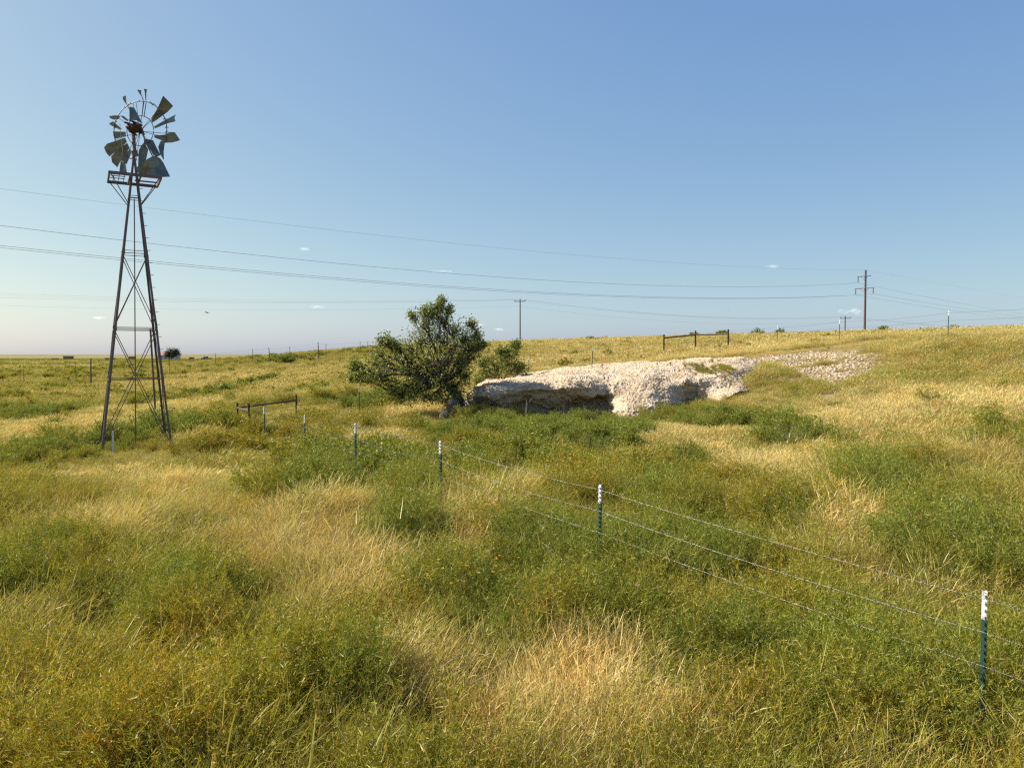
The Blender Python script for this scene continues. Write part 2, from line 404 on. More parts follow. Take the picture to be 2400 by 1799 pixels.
def build_ledge():
    nu, nv = 560, 250
    us = np.linspace(LE[0, 0], LE[-1, 0], nu)
    col = [np.interp(us, LE[:, 0], LE[:, k]) for k in range(1, 6)]
    k = np.ones(9) / 9
    col = [np.convolve(np.pad(c, 4, 'edge'), k, 'valid') for c in col]
    k2 = np.hanning(47); k2 /= k2.sum(); col[4] = np.convolve(np.pad(col[4], 23, 'edge'), k2, 'valid') + np.array([.3 * mnoise.noise(Vector((u_ * .012, 5.1, 0))) for u_ in us]) * np.clip(us / 300 - 4.4, 0, 1)
    V = np.zeros((nu, nv, 3))
    for i in range(nu):
        B = PT(us[i], col[0][i], col[1][i]); Lp = PT(us[i], col[2][i], col[3][i]); uc = col[4][i]
        endf = min(1, i / 30, (nu - 1 - i) / 90)
        zb = gz(Lp.x, Lp.y) - .35
        # profile in the plane B -> Lp (plan) and z
        pd = Vector((Lp.x - B.x, Lp.y - B.y, 0)); Ld = pd.length; pd.normalize()
        s_ = []; z_ = []
        wv = .22 * mnoise.fractal(Vector((us[i] * .014, 1.7, 0)), 1.1, 2.1, 3 if uc >= 0 else 1)
        s_ += [-.5, 0, .35 * Ld, .65 * Ld, .85 * Ld, .96 * Ld, Ld + .1 + wv]; z_ += [B.z - .5, B.z, B.z + (Lp.z - B.z) * .22 + .02, B.z + (Lp.z - B.z) * .52 + .04, Lp.z + .16, Lp.z - .05 + wv * .5, Lp.z - (.30 if uc >= 0 else .12) + wv * (1 if uc >= 0 else .4)]
        H = Lp.z - zb
        if uc >= 0:
            s_ += [Ld - .25 * uc, Ld - .8 * uc, Ld - uc, Ld - .6 * uc, Ld - .1]; z_ += [Lp.z - .36 * H + wv * .6, Lp.z - .45 * H, Lp.z - .62 * H, Lp.z - .85 * H, zb]
        else:
            s_ += [Ld + .15 - .45 * uc, Ld + .2 - .9 * uc, Ld + .2 - 1.3 * uc, Ld + .2 - 1.7 * uc, Ld + .2 - 2.1 * uc]; z_ += [Lp.z - .34 * H, Lp.z - .45 * H, Lp.z - .62 * H, Lp.z - .82 * H, zb]
        s_ = np.array(s_); z_ = np.array(z_)
        al = np.concatenate([[0], np.cumsum(np.hypot(np.diff(s_), np.diff(z_)))])
        # denser towards the face
        q = np.linspace(0, 1, nv); q = q ** .85 * al[-1]
        ss = np.interp(q, al, s_); zz = np.interp(q, al, z_)
        hw_ = 4 if uc > 0 else int(min(20, 4 + 24 * -uc)); kk = np.ones(2 * hw_ + 1) / (2 * hw_ + 1)
        ss = np.convolve(np.pad(ss, hw_, 'edge'), kk, 'valid'); zz = np.convolve(np.pad(zz, hw_, 'edge'), kk, 'valid')
        V[i, :, 0] = B.x + pd.x * ss; V[i, :, 1] = B.y + pd.y * ss; V[i, :, 2] = zz
        if endf < 1: V[i, :, 2] -= (1 - endf) ** 2 * (.5 if i < 100 else 1.0)
    du = np.gradient(V, axis=0); dv = np.gradient(V, axis=1)
    N = np.cross(dv, du); N /= np.linalg.norm(N, axis=2, keepdims=True) + 1e-9
    if N[nu // 2, 60, 2] < 0: N = -N
    for i in range(nu):
        for j in range(nv):
            p = Vector(V[i, j]); n = N[i, j]; face = 1 - max(0, min(1, n[2] * 1.3))
            big = mnoise.fractal(p * .75, .9, 2.1, 4) * (.12 + .24 * face * float(np.interp(us[i], [1380, 1500], [1, .35]))) + (.05 * math.sin(p.z * 19 + 4 * mnoise.noise(p * .5)) * face * float(np.interp(us[i], [1380, 1500], [1, .3])))
            st = mnoise.fractal(Vector((p.x * .7, p.y * .7, p.z * 6.5)), .8, 2.2, 3) * (.03 + .16 * face)
            d, _ = mnoise.voronoi(Vector((p.x, p.y, p.z * 1.8)) * (4.2 + 1.5 * mnoise.noise(p * .8)))
            blk = (min(.45, d[1] - d[0]) * 2 - .4) * (.05 + .035 * face)
            d2, _ = mnoise.voronoi(p * 11)
            fine = (min(.4, d2[1] - d2[0]) - .15) * .035
            V[i, j] += n * (big + st * float(np.interp(us[i], [1380, 1500], [.8, .6])) + blk + fine)
    idx = np.arange(nu * nv).reshape(nu, nv)
    F = np.stack([idx[:-1, :-1].ravel(), idx[1:, :-1].ravel(), idx[1:, 1:].ravel(), idx[:-1, 1:].ravel()], 1)
    me = np_mesh('limestone_ledge', V.reshape(-1, 3), F)
    o = link('limestone_ledge', me, M_stone)
    tag(o, 'long pale limestone ledge with a crumbling top and shaded overhang beside the oak', 'rock ledge')
    return V, N
LV, LN = build_ledge()

# ------------------------------------------------------------------ plant pieces
def ribbons(p0, d, L, Wd, bend, segs=2, leaf=False, wd=None):
    n = len(p0); d = d / np.linalg.norm(d, axis=1, keepdims=True)
    if wd is None:
        wd = rng.normal(size=(n, 3))
    wd = np.cross(d, wd); wd /= np.linalg.norm(wd, axis=1, keepdims=True) + 1e-9
    V = []; T = []
    for k in range(segs):
        t = k / segs
        p = p0 + d * (L * t)[:, None] + bend * (t * t)
        ww = Wd * ((.35 + .65 * math.sin(math.pi * min(1, t + .25))) if leaf else (1 - t) ** .6) * .5
        V += [p - wd * ww[:, None], p + wd * ww[:, None]]; T += [t, t]
    V.append(p0 + d * L[:, None] + bend); T.append(1)
    V = np.stack(V, 1); m = V.shape[1]
    base = (np.arange(n) * m)[:, None]
    F4 = np.concatenate([base + np.array([2 * k, 2 * k + 1, 2 * k + 3, 2 * k + 2]) for k in range(segs - 1)]) if segs > 1 else np.zeros((0, 4), int)
    F3 = base + np.array([2 * (segs - 1), 2 * (segs - 1) + 1, 2 * segs])
    return V.reshape(-1, 3), F4, F3, m

class Veg:
    def __init__(s): s.V = []; s.F4 = []; s.F3 = []; s.r = []; s.n = 0
    def add(s, p0, d, L, Wd, bend, segs=2, leaf=False, rnd=None, wd=None):
        p0 = np.asarray(p0, float); n = len(p0)
        V, F4, F3, m = ribbons(p0, np.asarray(d, float), np.asarray(L, float), np.broadcast_to(np.asarray(Wd, float), (n,)), np.asarray(bend, float), segs, leaf, wd)
        s.V.append(V); s.F4.append(F4 + s.n); s.F3.append(F3 + s.n); s.n += len(V)
        rnd = rng.random(n) if rnd is None else np.broadcast_to(rnd, (n,))
        s.r.append(np.repeat(rnd, m)); return s
    def mesh(s, name, mat):
        me = np_mesh(name, np.concatenate(s.V), np.concatenate(s.F4), np.concatenate(s.F3), {'rnd': np.concatenate(s.r)})
        me.materials.append(mat); return me

WIND = np.array([.8, .25, 0])
def disc(n, r):
    a = rng.random(n) * 2 * math.pi; q = np.sqrt(rng.random(n)) * r
    return np.stack([np.cos(a) * q, np.sin(a) * q, np.zeros(n)], 1)

def straw(n, rad, h0, h1, wid, seed_frac=.3, wind=.35):
    g = Veg(); p = disc(n, rad)
    d = np.stack([p[:, 0] / rad * .35, p[:, 1] / rad * .35, np.ones(n)], 1) + rng.normal(size=(n, 3)) * .22
    L = rng.uniform(h0, h1, n)
    bend = (WIND * wind * rng.uniform(.2, 1.3, n)[:, None] + rng.normal(size=(n, 3)) * .2) * L[:, None]; bend[:, 2] = -np.abs(bend[:, 2]) - .1 * L
    g.add(p, d, L, wid, bend, 3)
    k = int(n * seed_frac)            # seed heads at blade tips
    dn = d[:k] / np.linalg.norm(d[:k], axis=1, keepdims=True)
    tip = p[:k] + dn * (L[:k] * .8)[:, None] + bend[:k] * .64
    dd = dn + bend[:k] * 1.4 / L[:k, None]
    g.add(tip, dd, L[:k] * rng.uniform(.16, .3, k), wid * 2.2, bend[:k] * .1, 2, True, rnd=rng.uniform(.45, .85, k))
    return g

def weed(nst, h, spread, ntw, nlf, leafL, leafW, stemW, droop=.15):
    """branching weed: stems, twigs and many small leaves"""
    g = Veg()
    a = rng.random(nst) * 2 * math.pi; out = spread / h * rng.random(nst) ** .7
    d = np.stack([np.cos(a) * out, np.sin(a) * out, np.ones(nst)], 1); d /= np.linalg.norm(d, axis=1, keepdims=True)
    p = disc(nst, spread * .15); L = h * rng.uniform(.7, 1.1, nst)
    bend = np.stack([np.cos(a), np.sin(a), -np.ones(nst)], 1) * (droop * L * rng.random(nst))[:, None] + WIND * .08 * L[:, None]
    g.add(p, d, L, stemW, bend, 3, rnd=rng.uniform(.6, 1.0, nst))
    si = np.repeat(np.arange(nst), ntw); t = rng.uniform(.22, 1.0, len(si))
    tp = p[si] + d[si] * (L[si] * t)[:, None] + bend[si] * (t * t)[:, None]
    td = d[si] * .9 + rng.normal(size=(len(si), 3)) * .6; td[:, 2] = np.abs(td[:, 2]) * .8 + .15
    td /= np.linalg.norm(td, axis=1, keepdims=True)
    tl = h * rng.uniform(.12, .3, len(si)) * (1.15 - .5 * t)
    g.add(tp, td, tl, stemW * .6, rng.normal(size=(len(si), 3)) * .12 * tl[:, None], 2, rnd=rng.uniform(.3, .95, len(si)))
    li = np.repeat(np.arange(len(si)), nlf); s2 = rng.uniform(.05, 1.05, len(li))
    lp = tp[li] + td[li] * (tl[li] * s2)[:, None] + rng.normal(size=(len(li), 3)) * leafL * .25
    ld = td[li] * .5 + rng.normal(size=(len(li), 3)) * .6 + np.array([0, 0, .25])
    g.add(lp, ld, leafL * rng.uniform(.5, 1.3, len(li)), leafW, rng.normal(size=(len(li), 3)) * leafL * .15, 1 if nlf > 6 else 2, True, rnd=np.clip(rng.normal(.42, .22, len(li)), 0, 1))
    return g

def library(colname, items):
    c = bpy.data.collections.new(colname)
    for name, g, mat in items:
        o = bpy.data.objects.new(name, g.mesh(name, mat)); c.objects.link(o)
    return c

near_s = library('dry_grass_near', [('dry_grass_tuft', straw(85, .14, .28, .70, .0042, .35, .26), M_straw) for _ in range(4)] + [('tall_grass_tuft', straw(34, .16, .6, 1.0, .004, .8, .3), M_straw) for _ in range(2)])
mid_s = library('dry_grass_mid', [('dry_grass_tuft', straw(85, .26, .32, .72, .0085, .4), M_straw) for _ in range(4)])
far_s = library('dry_grass_far', [('dry_grass_tuft', straw(110, .7, .35, .62, .019, .3), M_straw) for _ in range(3)])
near_w = library('weeds_near', [('green_grass_tuft', straw(90, .17, .25, .62, .0042, .12, .3), M_green) for _ in range(3)] + [('stalky_weed', weed(9, .75, .30, 6, 3, .085, .0065, .006, .25), M_green) for _ in range(2)] + [('bushy_weed', weed(26, .85, .50, 13, 7, .036, .0075, .0045, .2), M_green) for _ in range(3)] + [('leafy_weed', weed(14, .62, .32, 10, 6, .034, .007, .004), M_green) for _ in range(3)] + [('wispy_weed', weed(30, .6, .26, 9, 5, .045, .0045, .003, .3), M_green) for _ in range(3)])
mid_w = library('weeds_mid', [('green_grass_tuft', straw(80, .3, .28, .60, .0085, .15, .3), M_green) for _ in range(3)] + [('bushy_weed', weed(26, .85, .6, 10, 5, .07, .016, .009), M_green) for _ in range(2)] + [('leafy_weed', weed(20, .62, .42, 8, 4, .055, .012, .007), M_green) for _ in range(4)])
far_w = library('weeds_far', [('leafy_weed', weed(22, .5, .8, 7, 4, .14, .05, .02), M_green) for _ in range(3)])

def scatter(name, P, rot, scl, idx, tint, coll):
    n = len(P)
    me = bpy.data.meshes.new(name); me.vertices.add(n); me.vertices.foreach_set('co', P.astype(np.float32).ravel())
    a = me.attributes.new('rot', 'FLOAT_VECTOR', 'POINT'); a.data.foreach_set('vector', rot.astype(np.float32).ravel())
    a = me.attributes.new('scl', 'FLOAT_VECTOR', 'POINT'); a.data.foreach_set('vector', scl.astype(np.float32).ravel())
    a = me.attributes.new('idx', 'INT', 'POINT'); a.data.foreach_set('value', idx.astype(np.int32))
    a = me.attributes.new('tint', 'FLOAT', 'POINT'); a.data.foreach_set('value', tint.astype(np.float32))
    o = bpy.data.objects.new(name, me); COL.objects.link(o)
    g = bpy.data.node_groups.new(name, 'GeometryNodeTree')
    g.interface.new_socket('Geometry', in_out='INPUT', socket_type='NodeSocketGeometry')
    g.interface.new_socket('Geometry', in_out='OUTPUT', socket_type='NodeSocketGeometry')
    gi, go = g.nodes.new('NodeGroupInput'), g.nodes.new('NodeGroupOutput')
    ci = g.nodes.new('GeometryNodeCollectionInfo'); ci.inputs['Collection'].default_value = coll
    ci.inputs['Separate Children'].default_value = True; ci.inputs['Reset Children'].default_value = True
    ip = g.nodes.new('GeometryNodeInstanceOnPoints'); ip.inputs['Pick Instance'].default_value = True
    def na_(nm, ty):
        q = g.nodes.new('GeometryNodeInputNamedAttribute'); q.data_type = ty; q.inputs[0].default_value = nm
        return next(s_ for s_ in q.outputs if s_.enabled and s_.name == 'Attribute')
    er = g.nodes.new('FunctionNodeEulerToRotation')
    g.links.new(na_('rot', 'FLOAT_VECTOR'), er.inputs[0]); g.links.new(er.outputs[0], ip.inputs['Rotation'])
    g.links.new(na_('scl', 'FLOAT_VECTOR'), ip.inputs['Scale']); g.links.new(na_('idx', 'INT'), ip.inputs['Instance Index'])
    g.links.new(gi.outputs[0], ip.inputs['Points']); g.links.new(ci.outputs[0], ip.inputs['Instance'])
    g.links.new(ip.outputs[0], go.inputs[0])
    md = o.modifiers.new('scatter', 'NODES'); md.node_group = g
    return o

# ------------------------------------------------------------------ plant patches (centre px,py and half sizes in a 2212-wide view, kind, strength)
#  s straw, g green, y yellow-green, o olive/brown, b bare soil, t tall, f short
PATCH = [
 ('s', 290, 895, 130, 34, 1.3), ('s', 470, 812, 170, 16, 1.2), ('s', 720, 800, 130, 16, 1.2), ('s', 90, 800, 70, 9, .9), ('s', 200, 1010, 120, 20, .9),
 ('s', 380, 1030, 130, 26, 1), ('s', 810, 940, 55, 18, 1.1), ('s', 900, 883, 70, 12, 1.2), ('s', 1075, 1095, 75, 45, 1.4), ('s', 1610, 1020, 60, 80, 1.7),
 ('s', 1470, 915, 60, 25, .9), ('s', 1830, 1160, 50, 50, 1.5), ('s', 1840, 870, 130, 35, 1.1), ('s', 2150, 850, 80, 30, 1.1), ('s', 2110, 970, 80, 25, .6),
 ('s', 760, 1250, 110, 55, 1.2), ('s', 560, 1140, 120, 40, .8), ('s', 180, 1150, 130, 30, .9), ('s', 70, 1350, 60, 30, 1.1), ('s', 70, 1520, 60, 60, 1.2),
 ('s', 920, 1430, 120, 80, 1.1), ('s', 1260, 1400, 150, 50, 1.2), ('s', 1330, 1560, 200, 90, 1.5), ('s', 1020, 1590, 130, 60, .9), ('s', 960, 1130, 80, 60, .9),
 ('s', 640, 1180, 120, 60, .6), ('s', 1850, 1620, 120, 40, .9), ('s', 2170, 1600, 60, 60, .7), ('s', 600, 830, 120, 12, .8), ('s', 1280, 870, 10, 8, .1), ('s', 1720, 1010, 30, 40, 1.1),
 ('s', 1930, 830, 80, 20, .9), ('s', 1960, 960, 70, 22, .6),
 ('g', 1230, 912, 230, 20, 1.3), ('g', 1560, 905, 90, 14, 1.0), ('o', 350, 1450, 300, 90, .5), ('g', 1900, 1500, 250, 90, .5),
 ('s', 1250, 1500, 160, 60, 1.0), ('s', 1450, 1600, 150, 50, 1.2), ('s', 1100, 1480, 90, 60, .8), ('s', 1450, 930, 90, 20, .6), ('s', 2000, 900, 160, 26, .6), ('s', 250, 1120, 160, 20, .6), ('s', 650, 1110, 160, 30, .8), ('s', 1000, 1180, 60, 50, .7), ('s', 300, 985, 80, 16, .6),
 ('g', 490, 838, 60, 14, 1.3), ('g', 590, 815, 45, 10, 1.1), ('g', 120, 890, 110, 14, .9), ('g', 110, 965, 120, 26, 1.0), ('g', 390, 925, 50, 26, .9),
 ('g', 880, 1040, 160, 50, 1.4), ('g', 730, 990, 60, 30, 1.1), ('g', 1180, 925, 170, 24, 1.4), ('g', 1270, 958, 50, 18, 1.5), ('g', 1490, 985, 55, 22, 1.5), ('g', 1150, 990, 60, 26, 1.3),
 ('g', 1400, 1060, 110, 50, 1.3), ('g', 1250, 1240, 180, 70, 1.3), ('g', 1480, 1200, 120, 90, 1.2), ('g', 1720, 930, 70, 24, 1.3), ('g', 2060, 890, 60, 28, 1.3), ('g', 2170, 960, 60, 34, 1.1),
 ('g', 1930, 1080, 120, 45, 1.2), ('g', 2050, 1200, 150, 60, 1.4), ('g', 1730, 1130, 60, 40, 1.3), ('g', 1620, 1290, 150, 60, 1.3), ('g', 1520, 890, 60, 16, 1.4), ('g', 1400, 900, 60, 14, 1.0),
 ('g', 820, 860, 60, 14, 1.0), ('g', 300, 1330, 160, 60, 1.0), ('g', 500, 1215, 45, 30, 1.0), ('g', 100, 1230, 100, 40, .8), ('g', 900, 1190, 90, 50, 1.0), ('g', 600, 1500, 200, 80, .6),
 ('g', 1640, 1500, 250, 90, 1.2), ('g', 2000, 1400, 180, 80, 1.0), ('g', 1060, 1310, 100, 40, .8), ('g', 1000, 925, 80, 20, 1.1), ('g', 620, 772, 60, 5, 1.3), ('g', 700, 1060, 90, 30, .7),
 ('o', 280, 1560, 260, 70, 1.2), ('o', 1700, 1560, 200, 60, .9), ('o', 470, 1400, 160, 50, .7), ('o', 1200, 1300, 140, 50, .6), ('o', 150, 1060, 150, 40, .6), ('o', 520, 960, 120, 40, .6), ('o', 1700, 1400, 140, 60, .4),
 ('b', 480, 1165, 81, 22, 1.30), ('b', 1010, 1600, 74, 49, 1.22), ('b', 590, 1350, 60, 30, 1.22), ('b', 920, 1570, 30, 26, .9), ('b', 500, 1300, 35, 22, 0.94), ('b', 1810, 840, 45, 7, 1.0), ('b', 1010, 1440, 54, 22, 0.68),
]
KS = 2400 / 2212.
PG = []
for k, cx, cy, rx, ry, s_ in PATCH:
    h = 0.35
    x0, y0 = on_ground(cx * KS, cy * KS, h)
    xa, ya = on_ground(cx * KS, (cy + ry) * KS, h); xb, yb = on_ground(cx * KS, (cy - ry) * KS, h)
    PG.append((k, (ya + yb) / 2 * (x0 / y0), (ya + yb) / 2, rx * KS / FPX * y0, max(.35, abs(yb - ya) / 2), s_))

def field(x, y):
    """green, straw, bare, olive weights on the land"""
    acc = {k: np.zeros_like(x) for k in 'sgbo'}
    wx = x + 1.6 * fbm(x / 1.3, y / 1.3, 21, 3) * np.clip(y / 12, .5, 3); wy = y + 2.4 * fbm(x / 1.3, y / 1.3, 31, 3) * np.clip(y / 12, .5, 3)
    for k, cx, cy, rx, ry, s_ in PG:
        q = ((wx - cx) / rx) ** 2 + ((wy - cy) / ry) ** 2
        acc[k] += s_ * np.exp(-q * q * .7)
    return acc

# gravel land to the right of the ledge
def rubble(x, y):
    u = x / np.maximum(y, 1); px = 1200 + u * FPX
    a = np.clip((px - 1640) / 40, 0, 1) * np.clip((2090 - px) / 90, 0, 1)
    hi = np.interp(px, [1640, 1800, 1900, 2000, 2090], [41, 40.5, 39.5, 37, 34.5]); lo = np.interp(px, [1640, 1790, 1850, 1950, 2090], [36, 35.5, 32.5, 29.5, 30.5])
    b = np.clip((hi - y) / 1.2, 0, 1) * np.clip((y - lo) / 1.2, 0, 1)
    return a * b * np.clip(1.1 + 3.4 * fbm(x / 1.3, y / 1.0, 77, 3), 0, 1)

# ledge footprint
_bk = np.array([[PT(a[0], a[1], a[2]).x, PT(a[0], a[1], a[2]).y] for a in LEDGE]); _fr = np.array([[PT(a[0], a[3], a[4]).x, PT(a[0], a[3], a[4]).y] for a in LEDGE])
def on_ledge(x, y, m=.0):
    u = x / np.maximum(y, 1); ub = _bk[:, 0] / _bk[:, 1]; uf = _fr[:, 0] / _fr[:, 1]
    yb = np.interp(u, ub, _bk[:, 1]); yf = np.interp(u, uf, _fr[:, 1])
    return (u > uf[0]) & (u < .325) & (y < yb - m + .1) & (y > yf - m * 1.0 - .15)

def candidates(n, y0, y1, pw, umax=.86):
    q = rng.random(n)
    if pw == 1: y = y0 + (y1 - y0) * q
    else: y = np.exp(np.log(y0) + (np.log(y1) - np.log(y0)) * q)
    x = rng.uniform(-umax, umax, n) * y + rng.uniform(-1.5, 1.5, n)
    return x, y

def CELL(x, y, s_):
    cx, cy = np.floor(x / s_), np.floor(y / s_); best = np.full(np.shape(x), 9.)
    for i in (-1, 0, 1):
        for j in (-1, 0, 1):
            gx, gy = cx + i, cy + j
            px = (gx + _h(gx, gy, 301)) * s_; py = (gy + _h(gx, gy, 302)) * s_; r_ = s_ * (.28 + .42 * _h(gx, gy, 303))
            best = np.minimum(best, np.hypot(x - px, y - py) / r_)
    return np.clip(1.15 - best ** 2 * .8, 0, 1)

def plant(n, y0, y1, cs, cw, ns_, nw_, kscale, tag_near, dens_w=.55, fine_idx=(0, 1, 2)):
    x, y = candidates(n, y0, y1, 1)
    a = field(x, y)
    big = fbm(x / 5.5, y / 5.5, 41, 3); sm = fbm(x / 1.1, y / 1.1, 51, 2)
    hill = np.maximum(np.clip((y - 36) / 6, 0, 1) * np.clip((x / y + .12) / .15, 0, 1), np.clip((y - 30) / 6, 0, 1) * np.clip((x / y - .42) / .1, 0, 1) * .8)
    rightm = np.clip((x / y - .3) / .15, 0, 1) * np.clip((y - 14) / 6, 0, 1)
    left_far = np.clip((y - 25) / 15, 0, 1) * np.clip((-x / y - .1) / .15, 0, 1)
    score = .10 + 1.3 * big + 2.0 * sm + 1.15 * a['g'] + .8 * a['o'] - 1.35 * a['s'] - 1.6 * hill - .5 * rightm + .15 * np.clip((16 - y) / 10, 0, 1) - .2 * np.clip((y - 12) / 8, 0, 1)
    nearf = np.clip((17 - y) / 6, 0, 1)
    prob = np.clip(1 / (1 + np.exp(-(3.4 - 1.0 * nearf) * (score + .25 * left_far - .46))), .14 + .08 * nearf, .82 - .08 * nearf)
    prob = np.where(hill > .6, prob * .55, prob)
    isg = rng.random(n) < prob
    fine = rng.random(n) < np.clip(1.05 - 1.25 * (prob - .1), .12, .95)      # fine green grass rather than bushy weeds
    rb = rubble(x, y)
    keep = (rng.random(n) > np.clip(a['b'], 0, .93)) & (rng.random(n) > rb * .97)
    keep &= ~((fbm(x / .8, y / .8, 131, 2) > .27) & (fbm(x / 3.5, y / 3.5, 133, 2) > -.02) & (y < 24) & (rng.random(n) < .85))
    keep &= ~on_ledge(x, y, .25)
    keep &= np.where(isg, rng.random(n) < dens_w, True)
    cell = CELL(x, y, 1.45)          # 1 at the heart of a bushy clump, 0 in the gap between clumps
    keep &= np.where(isg & ~fine, rng.random(n) < .06 + 1.1 * cell, True)
    x, y, isg, fine, big, sm, score, rb, cell = x[keep], y[keep], isg[keep], fine[keep], big[keep], sm[keep], score[keep], rb[keep], cell[keep]
    a = {k: v[keep] for k, v in a.items()}; hill = hill[keep]; rightm = rightm[keep]; left_far = left_far[keep]
    z = ground(x, y); m = len(x)
    bump = fbm(x / 1.5, y / 1.5, 61, 3)
    hgt = np.where(isg & ~fine, .38 + .85 * cell + .5 * bump, .66 + .75 * bump + .12 * cell + .15 * np.clip(a['s'], 0, 1)) + np.where(fine, .1, .2) * rng.normal(size=m)
    hgt = np.clip(hgt, .24, 1.5) * kscale
    hgt *= 1 - .55 * np.clip(rb * 2, 0, 1)
    hgt *= np.where((y > 23) & (y < 31.5) & (x > -3) & (x < 11), .74, 1)
    hgt *= 1 - .55 * np.clip(a['b'], 0, 1)
    fd = np.abs((x - 3.55) * .8 + (y - 5.7) * .6) ; hgt *= 1 + np.where(y > 18, .32, np.where(y > 10.5, .1, -.03)) * np.exp(-(fd / 2.2) ** 2) * (y < 31)
    hgt *= 1 + .35 * np.exp(-(((x + 9.3) / 2.5) ** 2 + ((y - 27) / 4) ** 2))
    hgt *= 1 - .52 * np.exp(-(((x + 10.6) / 3.6) ** 2 + ((y - 21.6) / 4.2) ** 2) ** 2)
    # short growth on the ledge's pit rim and behind it
    hgt *= np.where((y > 36) & (y < 41.5) & (x > -1) & (x < 20), .45, 1)
    P = np.stack([x, y, z - .03], 1)
    rz = np.where(isg, rng.uniform(0, 2 * math.pi, m), rng.normal(0, .8, m))
    rot = np.stack([rng.normal(0, .08, m), rng.normal(0, .08, m), rz], 1)
    wdt = hgt * rng.uniform(.85, 1.25, m)
    scl = np.stack([wdt, wdt, hgt * np.where(isg, 1.0, 1.12)], 1)
    tn = fbm(x / 7, y / 7, 91, 3)
    fgr = np.clip((16 - y) / 8, 0, 1)
    tg = np.clip(.50 + 1.5 * tn + .45 * a['o'] - .5 * a['g'] + .25 * hill + .15 * rightm + .12 * rng.normal(size=m) + .12 * fgr, 0, 1)
    tg = np.clip(tg + np.where(fine, .3, 0), 0, 1)
    t2 = fbm(x / 2.6, y / 2.6, 95, 2)
    t3 = fbm(x / 16, y / 5, 96, 3)
    ts = np.clip(.63 + .8 * tn + 1.0 * t2 + .9 * t3 - .55 * a['s'] + .45 * np.clip(score + .3, 0, .8) + .12 * rng.normal(size=m) - .50 * hill + .22 * left_far + .12 * fgr, 0, 1)
    for nm, sel, coll, k, tt in ((tag_near[0], ~isg, cs, ns_, ts), (tag_near[1], isg, cw, nw_, tg)):
        o = scatter(nm, P[sel], rot[sel], scl[sel], np.where(fine[sel] & (nm == tag_near[1]), rng.choice(fine_idx, sel.sum()), rng.integers(0, k, sel.sum())), tt[sel], coll)
        tag(o, tag_near[2 if nm == tag_near[0] else 3], 'grass' if nm == tag_near[0] else 'weeds', kind='stuff')

Q = 1.0
plant(int(62000 * Q), 2.6, 16, near_s, near_w, 6, 14, .88, ('dry_grass', 'green_weeds', 'dry straw coloured grass blown to the right in the near field', 'olive and green feathery weeds crowding the near field'), .62, (3, 4, 5))
plant(int(85000 * Q), 14, 46, mid_s, mid_w, 4, 9, .74, ('dry_grass', 'green_weeds', 'dry tan grass in patches over the middle of the pasture', 'green weeds in hummocks over the middle of the pasture'), .75, (2, 3, 4))
plant(int(60000 * Q), 44, 175, far_s, far_w, 3, 3, .85, ('dry_grass', 'green_weeds', 'golden dry grass covering the hill up to the skyline', 'olive weed patches on the far slope and plain'), .5)
def plant_plain():
    n = 22000
    y = rng.uniform(150, 520, n); x = rng.uniform(-.9, 0.05, n) * y
    z = ground(x, y); g = fbm(x / 30, y / 30, 13, 3) + .1 * rng.normal(size=n) > -.02
    s_ = rng.uniform(1.0, 2.0, n); scl = np.stack([s_ * 2, s_ * 2, s_ * .7], 1)
    rot = np.stack([np.zeros(n), np.zeros(n), rng.uniform(0, 6, n)], 1)
    P = np.stack([x, y, z - .05], 1); t = rng.uniform(.2, .8, n)
    for sel, coll, nm, lb in ((~g, far_s, 'dry_grass', 'pale dry grass far out on the flat plain'), (g, far_w, 'green_weeds', 'low green growth far out on the flat plain')):
        o = scatter(nm, P[sel], rot[sel], scl[sel], rng.integers(0, 3, sel.sum()), t[sel], coll); tag(o, lb, 'grass', kind='stuff')
plant_plain()

# small flowers
def flowers(name, spots, mat, label, cat):
    g = Veg(); st = Veg()
    for px, py, n, r_, h in spots:
        x0, y0 = on_ground(px * KS, py * KS, h * .8)
        for _ in range(n):
            x = x0 + rng.normal() * r_; y = y0 + rng.normal() * r_; z = gz(x, y) + h * rng.uniform(.75, 1.05)
            k = 7; a = np.arange(k) * 2 * math.pi / k
            pr = np.stack([np.cos(a), np.sin(a), np.full(k, .3)], 1) + rng.normal(size=3) * .3
            sz = rng.uniform(.014, .024) * max(1, y0 / 14)
            g.add(np.repeat([[x, y, z]], k, 0), pr, np.full(k, sz), sz * .8, np.zeros((k, 3)), 2, True)
            st.add([[x + rng.normal() * .05, y, z - h * .8]], [[0, 0, 1]], [h * .8], .004, [[0, 0, 0]], 2, rnd=.3)
    o = link(name, g.mesh(name, mat), None); tag(o, label, cat, kind='stuff')
    s_ = link('flower_stems', st.mesh('flower_stems', M_green), None, o); s_['kind'] = 'stuff'
flowers('yellow_flowers', [(1180, 1005, 24, .35, 1.1), (1240, 1010, 12, .25, 1.15), (1225, 990, 8, .2, 1.3), (1780, 1085, 30, .35, 1.0), (1815, 1075, 12, .2, 1.0), (1080, 1240, 14, .3, .95), (990, 1235, 12, .3, .95),
                           (60, 925, 30, 1.3, .6), (130, 930, 18, 1.0, .6), (820, 860, 18, .9, .6), (850, 875, 10, .8, .5), (900, 1415, 6, .4, .6), (1060, 1290, 12, .3, .6), (1190, 1250, 8, .4, .6), (340, 1430, 6, .3, .6)],
        M_yellow, 'small yellow wildflowers dotted among the weeds', 'flowers')
flowers('white_flowers', [(800, 965, 10, .7, .9), (830, 958, 6, .6, 1.0), (790, 985, 4, .5, .8)], M_white, 'few small white flower heads above the weeds beyond the fence', 'flowers')

